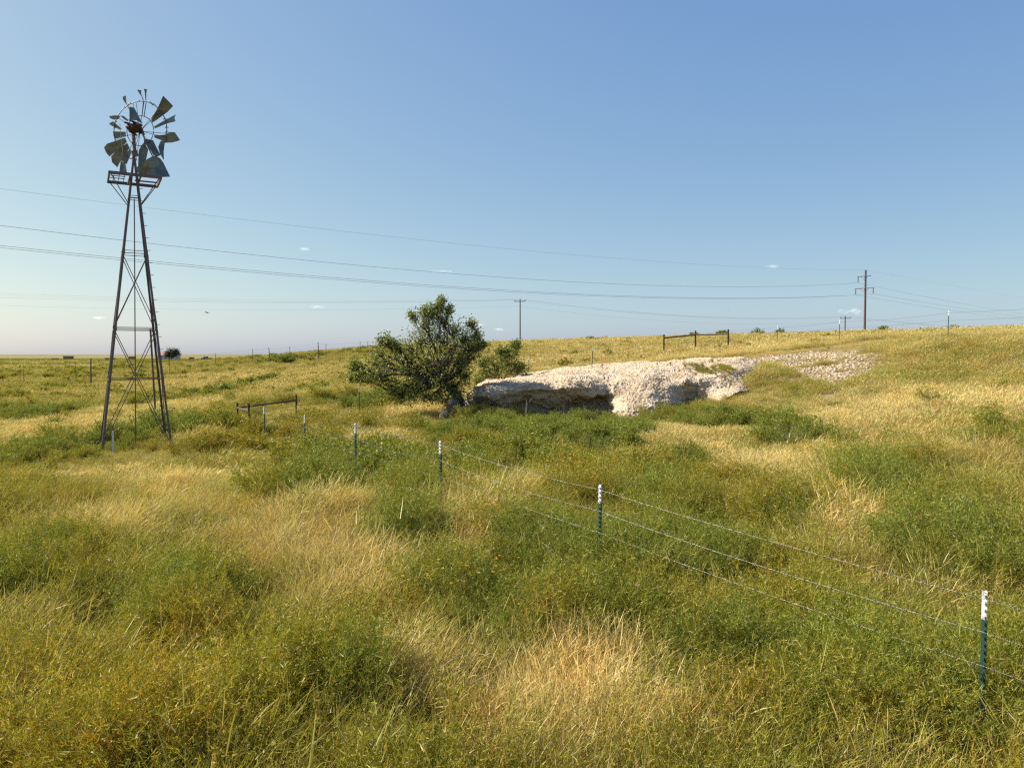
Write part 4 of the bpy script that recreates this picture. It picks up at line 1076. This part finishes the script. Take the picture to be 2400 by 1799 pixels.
power_wire(span(Qt - Vector((0, 0, 1.6)), Rt - Vector((0, 0, 1.6)), 1.9), .008, 'lowest faint wire running right from below the crossarm of the slender pole', G2)

# ------------------------------------------------------------------ windmill
WX, WY = -11.75, 23.6
wz = gz(WX, WY)
az = math.atan2(WX, WY)
mill = empty('windmill', (WX, WY, wz), (0, 0, -az + R(3)))
tag(mill, 'old farm windmill with battered blades on a tall rusty four legged steel tower', 'windmill')
KX, KZ = 1779 / WY * (1 / math.cos(az)), 1779 / WY
def zc(py): return (CAMZ + (HOR - py) / KZ) - wz          # local height of a photo row
B0, APZ = .97, zc(352)
def hw(z): return B0 * (1 - z / APZ) + .012
LX = lambda z: .0125 * z                                   # slight lean to the right
def leg_pt(sx, sy, z): return Vector((sx * hw(z) + LX(z), sy * hw(z), z))
ztop = zc(368)
for sx, sy in ((-1, -1), (1, -1), (1, 1), (-1, 1)):
    mb = MB(); a, b = leg_pt(sx, sy, -.25), leg_pt(sx, sy, ztop)
    mb.angle(a, b, .062, .007, (-sx, 0, 0), (0, -sy, 0))
    for zz in (zc(888), zc(771), zc(595)):                 # splice plates
        p = leg_pt(sx, sy, zz); mb.box(p + Vector((-sx * .032, -sy * -.004, 0)), (.075, .012, .16))
    if (sx, sy) == (1, -1):
        z = .5
        while z < ztop - .6:
            p = leg_pt(sx, sy, z); mb.bar(p, p + Vector((.09, -.02, 0)), .014, .014); z += .38
    mb.build('tower_leg', M_tower, mill)
for pys in ((888,), (769, 774), (592, 598), (464, 470)):
    for py in pys:
        z = zc(py); mb = MB(); gh = .026 if len(pys) == 1 else .018
        c = [leg_pt(sx, sy, z) for sx, sy in ((-1, -1), (1, -1), (1, 1), (-1, 1))]
        for i in range(4):
            if len(pys) == 2 and py == pys[0] and i % 2: continue
            mb.bar(c[i], c[(i + 1) % 4], .012, gh)
        mb.build('girt', M_tower, mill)
for z0, z1 in ((.15, zc(774)), (zc(768), zc(600))):
    for (ax, ay), (bx, by) in (((-1, -1), (1, -1)), ((1, -1), (1, 1)), ((1, 1), (-1, 1)), ((-1, 1), (-1, -1))):
        for fl in (0, 1):
            p, q = (leg_pt(ax, ay, z0), leg_pt(bx, by, z1)) if fl else (leg_pt(bx, by, z0), leg_pt(ax, ay, z1))
            mb = MB(); mb.tube([p, q], .013, 6); mb.build('cross_brace', M_tower, mill)
mb = MB(); mb.tube([(LX(.0), 0, -.1), (LX(zc(470)), 0, zc(470))], .018, 6); rod = mb.build('pump_rod', M_tower, mill)
mb = MB(); mb.tube([leg_pt(.72, .9, zc(960)), leg_pt(.80, .9, zc(770))], .03, 8); mb.build('loose_pipe', M_tower, mill)
# mast top
def HP(zx, zy, Y=0.0):
    """head-local point from the enlarged photo crop"""
    return Vector(((zx - 455) / 5.527 / KX + LX(8.5), Y, zc(190 + zy / 5.527)))
mb = MB(); mb.tube([HP(472, 985), HP(462, 860), HP(455, 715)], [.055, .05, .055], 8)
mb.bar(HP(430, 975), HP(505, 955), .14, .16); mb.bar(HP(432, 840), HP(478, 825), .1, .05); mb.build('mast', M_tower, mill, True)
# platform
PZ = zc(425)
def plat():
    hwx, hwy = .70, .72; z = PZ
    mb = MB(); c = [Vector((sx * hwx + LX(z), sy * hwy, z)) for sx, sy in ((-1, -1), (1, -1), (1, 1), (-1, 1))]
    for i in range(4): mb.bar(c[i], c[(i + 1) % 4], .05, .09)
    for x in (-.14, .14): mb.bar((x + LX(z), -hwy, z), (x + LX(z), hwy, z), .045, .07)
    pf = mb.build('platform', M_tower, mill)
    g = MB()
    for x in (-.56, -.42, -.28): g.bar((x + LX(z), -hwy, z + .03), (x + LX(z), hwy * 1, z + .03), .018, .018)
    for y in (-.05, .28): g.bar((-hwx + LX(z), y, z + .05), (-.14, y, z + .05), .02, .02)
    for y in (.3, .42): g.bar((.14, y, z + .05), (hwx + LX(z), y, z + .05), .02, .02)
    g.build('deck_grid', M_tower, pf)
    for sx, sy in ((-1, -1), (1, -1), (1, 1), (-1, 1)):
        mb = MB(); mb.tube([(sx * hwx * .95 + LX(z), sy * hwy * .95, z), leg_pt(sx, sy, z - .75)], .014, 6); mb.build('strut', M_tower, pf)
    return pf
plat()
# gearbox and hood
def lump():
    import bmesh
    bm = bmesh.new(); bmesh.ops.create_icosphere(bm, subdivisions=3, radius=1)
    for v in bm.verts:
        n = mnoise.fractal(v.co * 2.0, .8, 2, 3); v.co *= 1 + n * .28
        v.co.x *= .20; v.co.z *= .14; v.co.y *= .25
    me = bpy.data.meshes.new('gearbox'); bm.to_mesh(me); bm.free()
    o = link('gearbox', me, M_rust, mill); o.location = HP(475, 640, .0)
    return o
gb = lump()
mb = MB()
for a, b in (((345, 600), (450, 590)), ((360, 650), (470, 700)), ((380, 620), (570, 650)), ((400, 560), (575, 585)), ((395, 700), (500, 715)), ((520, 600), (600, 700)), ((470, 700), (470, 760))):
    mb.bar(HP(*a, -.12) - Vector(gb.location), HP(*b, .12) - Vector(gb.location), .035, .05)
mb.build('gear_parts', M_rust, gb)
def plate(name, pts, parent, Ys, mat=M_galv, th=.006, off=None, sub=True):
    """bent sheet from crop outline; Ys gives the depth of each corner"""
    P_ = [HP(x, y, Y) for (x, y), Y in zip(pts, Ys)]
    if off is not None: P_ = [p - off for p in P_]
    c = sum(P_, Vector()) / len(P_); c += Vector((0, .02, 0))
    vs = [c] + P_; n = len(P_); top = [(0, 1 + i, 1 + (i + 1) % n) for i in range(n)]
    t = Vector((0, th, 0)); vs2 = [v + t for v in vs]; m_ = MB()
    m_.add(vs + vs2, [f[::-1] for f in top] + [tuple(i + n + 1 for i in f) for f in top] + [(1 + i, 1 + (i + 1) % n, n + 2 + (i + 1) % n, n + 2 + i) for i in range(n)])
    return m_.build(name, mat, parent)
gbo = Vector(gb.location)
plate('hood', [(410, 385), (472, 390), (575, 600), (500, 575), (405, 572)], mill, [-.05, -.05, -.2, -.28, -.15])
# wheel
XC, ZCc = HP(552, 642).x, HP(552, 642).z
TH = R(39)
def wy_(x): return .24 - math.tan(TH) * (x - XC)
def WP(zx, zy, dy=0): p = HP(zx, zy); p.y = wy_(p.x) + dy; return p
def ringpts(r, n=56, a0=0, a1=2 * math.pi): return [Vector((XC + math.cos(a) * r * math.cos(TH), wy_(XC + math.cos(a) * r * math.cos(TH)), ZCc + math.sin(a) * r)) for a in np.linspace(a0, a1, n)]
RO, RI = .91, .46
mb = MB()
mb.tube(ringpts(RO, 90, R(-38), R(205)), .014, 6); mb.tube(ringpts(RO, 20, R(215), R(262)), .014, 6)
wheel = mb.build('wheel', M_tower, mill)
mb = MB(); mb.tube(ringpts(RI, 60, 0, 2 * math.pi * .99), .012, 6, closed=False); mb.build('inner_ring', M_tower, wheel)
mb = MB(); hub = Vector((XC, .24, ZCc)); ax = Vector((math.sin(TH), math.cos(TH), 0))
mb.tube([hub - ax * .28, hub + ax * .14], .035, 8); mb.tube([hub - ax * .04, hub + ax * .04], .09, 10); mb.build('hub', M_rust, wheel)
for a in (105, 98, 82, 45, 38, -8, -15, 150, 195, 235, 250, -50, -60, -100):
    p = Vector((XC + math.cos(R(a)) * RO * math.cos(TH), 0, ZCc + math.sin(R(a)) * RO)); p.y = wy_(p.x)
    q = Vector((XC + math.cos(R(a + 4)) * .07 * math.cos(TH), 0, ZCc + math.sin(R(a + 4)) * .07)); q.y = wy_(q.x) + .05
    mb = MB(); mb.tube([q, p], .008, 5); mb.build('spoke', M_tower, wheel)
for a in (112, 118, 126, 92, 66, 58, 20, 3, -6, 172, 160): # clips left where blades are gone
    p = Vector((XC + math.cos(R(a)) * RO * math.cos(TH), 0, ZCc + math.sin(R(a)) * RO)); p.y = wy_(p.x)
    mb = MB(); mb.tube([p + Vector((-.05, 0, -.02)), p + Vector((-.01, -.03, .035)), p + Vector((.05, 0, .01))], .011, 5); mb.build('blade_clip', M_tower, wheel)
BLADES = [
 ([(835, 235), (970, 332), (905, 400), (760, 505), (705, 540), (690, 500), (760, 390), (795, 320)], -.2),
 ([(998, 452), (978, 500), (990, 548), (880, 570), (735, 627), (722, 598), (860, 520)], .08),
 ([(915, 685), (975, 692), (1042, 790), (950, 808), (855, 805), (800, 765), (728, 735), (724, 708), (850, 712)], -.1),
 ([(165, 430), (240, 426), (310, 440), (280, 478), (225, 478), (178, 456)], .06),
 ([(305, 432), (350, 440), (405, 490), (403, 515), (350, 480)], -.05),
 ([(160, 528), (215, 502), (250, 535), (325, 605), (300, 612), (200, 560)], .06),
 ([(210, 632), (290, 640), (372, 645), (372, 695), (300, 712), (240, 725), (215, 690)], .05),
 ([(92, 838), (130, 795), (360, 722), (385, 770), (320, 830), (160, 945), (115, 895)], .12),
 ([(178, 960), (260, 880), (385, 790), (418, 850), (330, 960), (258, 1088), (190, 1030)], .12),
 ([(430, 865), (432, 930), (375, 1060), (320, 1020), (295, 1010), (340, 930)], .08),
 ([(300, 1015), (360, 1050), (378, 1172), (280, 1152)], .05),
 ([(520, 130), (545, 122), (578, 124), (572, 165), (608, 245), (596, 250), (575, 195), (545, 165)], -.2),
 ([(606, 112), (650, 116), (638, 150), (634, 255), (625, 255), (618, 160)], -.1),
 ([(340, 190), (382, 182), (372, 225), (405, 310), (438, 380), (425, 372), (385, 290), (345, 230)], .08),
 ([(600, 262), (612, 262), (582, 455), (570, 455)], .05), ([(630, 262), (640, 265), (610, 455), (598, 455)], .05),
 ([(805, 775), (860, 790), (838, 920), (835, 1045), (790, 960), (770, 860)], .10),
 ([(600, 745), (712, 762), (762, 880), (800, 960), (740, 1000), (655, 870), (590, 800)], .10),
 ([(525, 905), (560, 830), (600, 790), (650, 880), (625, 990), (600, 1080), (512, 1145)], .09)]
for pts, tw in BLADES:
    n = len(pts); cx = sum(p[0] for p in pts) / n; cy = sum(p[1] for p in pts) / n
    rx, rz_ = cx - 552, 642 - cy; L_ = math.hypot(rx, rz_) + 1e-6; tx, tz = -rz_ / L_, rx / L_   # tangential direction
    Ys = []
    for x, y in pts:
        s_ = ((x - cx) * tx + (cy - y) * tz * 1) / 90.
        Ys.append(wy_(HP(x, y).x) + tw * s_)
    plate('blade', pts, wheel, Ys)
# crumpled tail vane
tv = plate('tail_vane', [(472, 1192), (510, 1145), (620, 1055), (700, 990), (790, 1000), (838, 1042), (885, 1150), (918, 1240), (820, 1258), (700, 1278), (540, 1268), (485, 1225)], mill,
           [-.45, -.5, -.42, -.25, -.15, -.05, -.15, -.3, -.35, -.3, -.25, -.35])
plate('vane_fold', [(472, 1192), (515, 1140), (562, 1118), (545, 1180), (500, 1232)], tv, [-.47, -.53, -.5, -.5, -.46])
mb = MB(); mb.tube([HP(560, 640, -.05), HP(600, 800, -.12), HP(690, 990, -.22)], .02, 6); mb.build('vane_arm', M_tower, mill)
mb = MB(); mb.tube([HP(285, 615, -.1), HP(288, 780, -.12), HP(312, 960, -.12), HP(300, 1010, -.1)], .008, 5); mb.build('hanging_strap', metal_mat('faded_rope', [(.3, (.4, .34, .16)), (.7, (.55, .48, .25))]), mill)

# small white stake under the tower
p = PT(265, 1045, 22.0); o = MB().box((0, 0, .15), (.05, .03, .8)).build('white_stake', M_twhite); o.location = (p.x, p.y, gz(p.x, p.y) + .2)
tag(o, 'short white stake in the grass under the windmill tower', 'stake')

# ------------------------------------------------------------------ stump and old timbers by the ledge
def stump():
    p = PT(1062, 958, 29.8); zb = gz(p.x, p.y); tp = PT(1066, 938, 29.8).z
    root = empty('broken_stump', (p.x, p.y, zb)); H = tp - zb
    mb = MB(); n = 14; rings = []
    for k, (z, r_) in enumerate(((-.2, .30), (.3 * H, .26), (.6 * H, .24), (.85 * H, .23), (H, .2))):
        rings.append([Vector((math.cos(6.283 * i / n) * r_ * (1 + .25 * mnoise.noise(Vector((i * .9, k * .4, 2)))), math.sin(6.283 * i / n) * r_, z + (k == 4) * .12 * mnoise.noise(Vector((i * 1.7, 3, 1))))) for i in range(n)])
    vs = [v for r_ in rings for v in r_] + [Vector((0, 0, H * .93))]
    fs = [(a * n + i, a * n + (i + 1) % n, (a + 1) * n + (i + 1) % n, (a + 1) * n + i) for a in range(4) for i in range(n)] + [(4 * n + i, 4 * n + (i + 1) % n, 5 * n) for i in range(n)]
    mb.add(vs, fs); mb.build('wood', M_greywood, root)
    tag(root, 'dark broken stump at the foot of the oak', 'stump')
    # pale blocks around it
    for dx, dy, s_, hh, lb in ((-.30, -.12, .30, .62, 'pale limestone block leaning on the left of the stump'), (-.42, -.25, .24, .35, 'smaller pale limestone block at the far left below the stump'), (.24, -.05, .22, .7, 'narrow pale limestone block on the right of the stump')):
        me = stone_mesh(int(s_ * 100)); o = link('limestone_block', me, None); o.location = (p.x + dx, p.y + dy, zb + H * hh * .5); o.scale = (s_, s_, H * hh * 1.6)
        tag(o, lb, 'rock', 'limestone blocks round the stump')
stump()
for px, py, Y, h, w_, lb in ((1234, 938, 28.6, .5, .07, 'split grey timber post standing before the shaded overhang'), (1187, 966, 28.6, .3, .16, 'short dark timber butt in the weeds left of the split post'), (1335, 962, 28.8, .35, .05, 'low grey timber stub under the middle of the overhang')):
    t = PT(px, py, Y); zb = gz(t.x, Y); H = t.z - zb
    mb = MB(); mb.tube([(0, 0, -.2), (.01, 0, H * .5), (0.03, 0, H * .85), (.0, 0, H)], [w_, w_ * .95, w_ * .8, w_ * .3], 6)
    if w_ == .07: mb.tube([(.04, 0, H * .8), (.16, 0, H * 1.02), (.24, 0, H * 1.12)], [.03, .022, .008], 5)
    o = mb.build('timber_post', M_greywood); o.location = (t.x, Y, zb); tag(o, lb, 'post')

# ------------------------------------------------------------------ far farm on the plain
def far_at(px, Y): x = (px - 1200) / FPX * Y; return x, Y, gz(x, Y)
def farm():
    mr = metal_mat('red_roof', [(.3, (.22, .10, .08)), (.7, (.30, .15, .12))], 1); mw = metal_mat('pale_wall', [(.3, (.4, .36, .32)), (.7, (.5, .46, .42))], 1)
    md = metal_mat('dark_side', [(.3, (.07, .06, .07)), (.7, (.12, .10, .11))], 1); mo = metal_mat('brown_shed', [(.3, (.2, .11, .08)), (.7, (.27, .16, .12))], 1)
    Y = 420
    x, y, z = far_at(397, Y); r = empty('farmhouse', (x, y, z))
    MB().box((0, 0, 1.4), (10, 6, 2.8)).build('wall', mw, r)
    m = MB(); m.add([(-5.4, -3.4, 2.8), (5.4, -3.4, 2.8), (5.4, 3.4, 2.8), (-5.4, 3.4, 2.8), (-5.4, 0, 5), (5.4, 0, 5)], [(0, 1, 5, 4), (2, 3, 4, 5), (0, 4, 3), (1, 2, 5), (3, 2, 1, 0)]); m.build('roof', mr, r)
    for xx in (-3.2, -.5, 3): MB().box((xx, -3.02, 1.6), (1.1, .06, 1.0)).build('window', md, r)
    MB().box((1.4, -3.03, 1.05), (1, .08, 2.1)).build('door', mo, r)
    tag(r, 'red roofed farmhouse half hidden by the round tree on the left horizon', 'house')
    def box_thing(name, px, w_, h_, body, label, cat, wheels=False, roof=True, Yd=430):
        x, y, z = far_at(px, Yd); r = empty(name, (x, y, z))
        MB().box((0, 0, h_ / 2 + (.5 if wheels else 0)), (w_, 2.5, h_)).build('body', body, r)
        if roof: MB().box((0, 0, h_ + .08 + (.5 if wheels else 0)), (w_ + .3, 2.8, .16)).build('roof', md, r)
        if wheels:
            for sx in (-.3, .3):
                m = MB(); m.tube([(sx * w_, -1.3, .45), (sx * w_, 1.3, .45)], .45, 10); m.build('wheel', md, r)
        else:
            MB().box((w_ * .2, -1.27, h_ * .4), (w_ * .2, .05, h_ * .8)).build('door', md, r)
        tag(r, label, cat)
    box_thing('stock_trailer', 161, 4.6, 1.7, mo, 'long brown trailer on the left horizon', 'trailer', True)
    box_thing('farm_shed', 311, 2.8, 1.9, mo, 'small brown shed seen through the windmill tower', 'shed')
    box_thing('low_shed', 259, 4.6, 1.1, md, 'low dark shed left of the windmill on the horizon', 'shed')
    box_thing('water_tank', 450, 1.8, 1.5, mo, 'small dark tank between the round tree and the truck on the horizon', 'tank')
    box_thing('cattle_feeder', 130, 2.6, .9, md, 'low dark feeder left of the brown trailer on the horizon', 'feeder')
    # truck
    x, y, z = far_at(485, 400); r = empty('pickup_truck', (x, y, z))
    MB().box((0, 0, 1.0), (5.4, 1.9, .8)).build('body', md, r); MB().box((-.5, 0, 1.75), (1.9, 1.7, .8)).build('cab', md, r)
    MB().box((-.5, -.87, 1.8), (1.5, .04, .45)).build('window', mw, r)
    for sx in (-1.7, 1.7): m = MB(); m.tube([(sx, -1, .42), (sx, 1, .42)], .42, 10); m.build('wheel', md, r)
    tag(r, 'dark pickup truck parked on the horizon right of the round tree', 'truck')
farm()
def far_tree(px, Y, wpx, hpx, label, seed, lift=0):
    x, y, z = far_at(px, Y); s_ = Y / FPX; b = Vector((x, y, z)); rs = random.Random(seed); bl = []
    for i in range(12):
        bl.append((x + rs.uniform(-.36, .36) * wpx * s_, y + rs.uniform(-1.5, 1.5), z + hpx * s_ * rs.uniform(.38, .85), wpx * s_ * .17))
    t = branchy('round_tree', b, bl, .3, .5, 16, 6, M_farleaf, [b + Vector((0, 0, hpx * s_ * .3))], seed=seed); tag(t, label, 'tree')
far_tree(403, 405, 34, 28, 'dark round tree beside the farmhouse on the left horizon', 4)

# ------------------------------------------------------------------ birds
def bird(px, py, Y, s_, label, rz):
    p = PT(px, py, Y); m = MB()
    m.tube([(-.5 * s_, 0, 0), (-.2 * s_, 0, .03 * s_), (.15 * s_, 0, .04 * s_), (.4 * s_, 0, .05 * s_), (.5 * s_, 0, .03 * s_)], [.02 * s_, .1 * s_, .12 * s_, .07 * s_, .01 * s_], 8)
    for sg in (-1, 1): m.prism([(.15 * s_, 0, .05 * s_), (.05 * s_, sg * .45 * s_, .22 * s_), (-.2 * s_, sg * .9 * s_, .1 * s_), (-.12 * s_, sg * .4 * s_, .14 * s_), (-.15 * s_, 0, .05 * s_)], .015 * s_, (0, 0, 1))
    o = m.build('bird', metal_mat('dark_feather', [(.3, (.04, .035, .03)), (.7, (.08, .07, .06))])); o.location = p; o.rotation_euler = (R(12), R(-15), rz); tag(o, label, 'bird')
bird(484, 733, 60, .36, 'small dark bird flying right of the windmill tower', R(160))
bird(1707, 729, 90, .14, 'tiny distant bird above the hill brace', R(30))

# ------------------------------------------------------------------ few small clouds
def cloud_mat():
    m, t, b = newmat('cloud_white'); t.nodes.remove(b); out = t.nodes['Material Output']
    d = nd(t, 'ShaderNodeBsdfDiffuse'); d.inputs[0].default_value = (.9, .9, .92, 1); tr = nd(t, 'ShaderNodeBsdfTransparent')
    lw = nd(t, 'ShaderNodeLayerWeight'); lw.inputs[0].default_value = .5
    n = noise_tex(t, .02, 5, .65)
    ad = nd(t, 'ShaderNodeMath', operation='MULTIPLY'); 
    mr = nd(t, 'ShaderNodeMapRange'); mr.inputs[1].default_value = .35; mr.inputs[2].default_value = .75; mr.inputs[3].default_value = 0; mr.inputs[4].default_value = .11
    t.links.new(n.outputs[0], mr.inputs[0])
    iv = nd(t, 'ShaderNodeMath', operation='SUBTRACT'); iv.inputs[0].default_value = 1; t.links.new(lw.outputs['Facing'], iv.inputs[1])
    t.links.new(iv.outputs[0], ad.inputs[0]); t.links.new(mr.outputs[0], ad.inputs[1])
    mx = nd(t, 'ShaderNodeMixShader'); t.links.new(ad.outputs[0], mx.inputs[0]); tl = nd(t, 'ShaderNodeBsdfTranslucent'); tl.inputs[0].default_value = (.9, .9, .92, 1); m0 = nd(t, 'ShaderNodeAddShader'); t.links.new(d.outputs[0], m0.inputs[0]); t.links.new(tl.outputs[0], m0.inputs[1])
    t.links.new(tr.outputs[0], mx.inputs[1]); t.links.new(m0.outputs[0], mx.inputs[2]); t.links.new(mx.outputs[0], out.inputs[0])
    return m
MC = cloud_mat()
def cloud(px, py, w_, h_, label, seed):
    import bmesh
    Y = 4200.; p = PT(px, py, Y); k = Y / FPX; rs = random.Random(seed); bm = bmesh.new()
    for i in range(3):
        q = bmesh.ops.create_icosphere(bm, subdivisions=3, radius=1); sx = w_ * k * rs.uniform(.25, .4); f = rs.uniform(-.36, .36); sz = h_ * k * rs.uniform(.25, .42)
        for v in q['verts']:
            n = 1 + .35 * mnoise.fractal(v.co * 1.6 + Vector((seed, i, 0)), .8, 2, 3)
            v.co = Vector((v.co.x * n * sx + f * w_ * k, v.co.y * n * sx, v.co.z * n * sz + rs.uniform(-.003, .003) * h_ * k))
    me = bpy.data.meshes.new('cloud'); bm.to_mesh(me); bm.free(); o = link('cloud', me, MC); o.location = p
    me.polygons.foreach_set('use_smooth', [True] * len(me.polygons))
    tag(o, label, 'cloud', 'small cloud puffs low in the sky')
for i, (px, py, w_, h_, lb) in enumerate([(711, 584, 26, 12, 'small cloud puff below the power lines right of the windmill'), (1032, 636, 50, 6, 'thin wisp of cloud between the power lines above the oak'), (743, 719, 30, 10, 'small cloud low in the sky left of the oak'),
        (1810, 625, 32, 12, 'small bright cloud left of the tallest utility pole top'), (1990, 730, 46, 18, 'faint cloud beside the foot of the tallest utility pole'), (1118, 762, 34, 9, 'thin cloud just right of the oak top'), (1166, 772, 26, 9, 'faint puff just left of the slender pole'), (235, 745, 34, 10, 'very faint cloud behind the left leg of the windmill')]):
    cloud(px, py, w_, h_, lb, i)
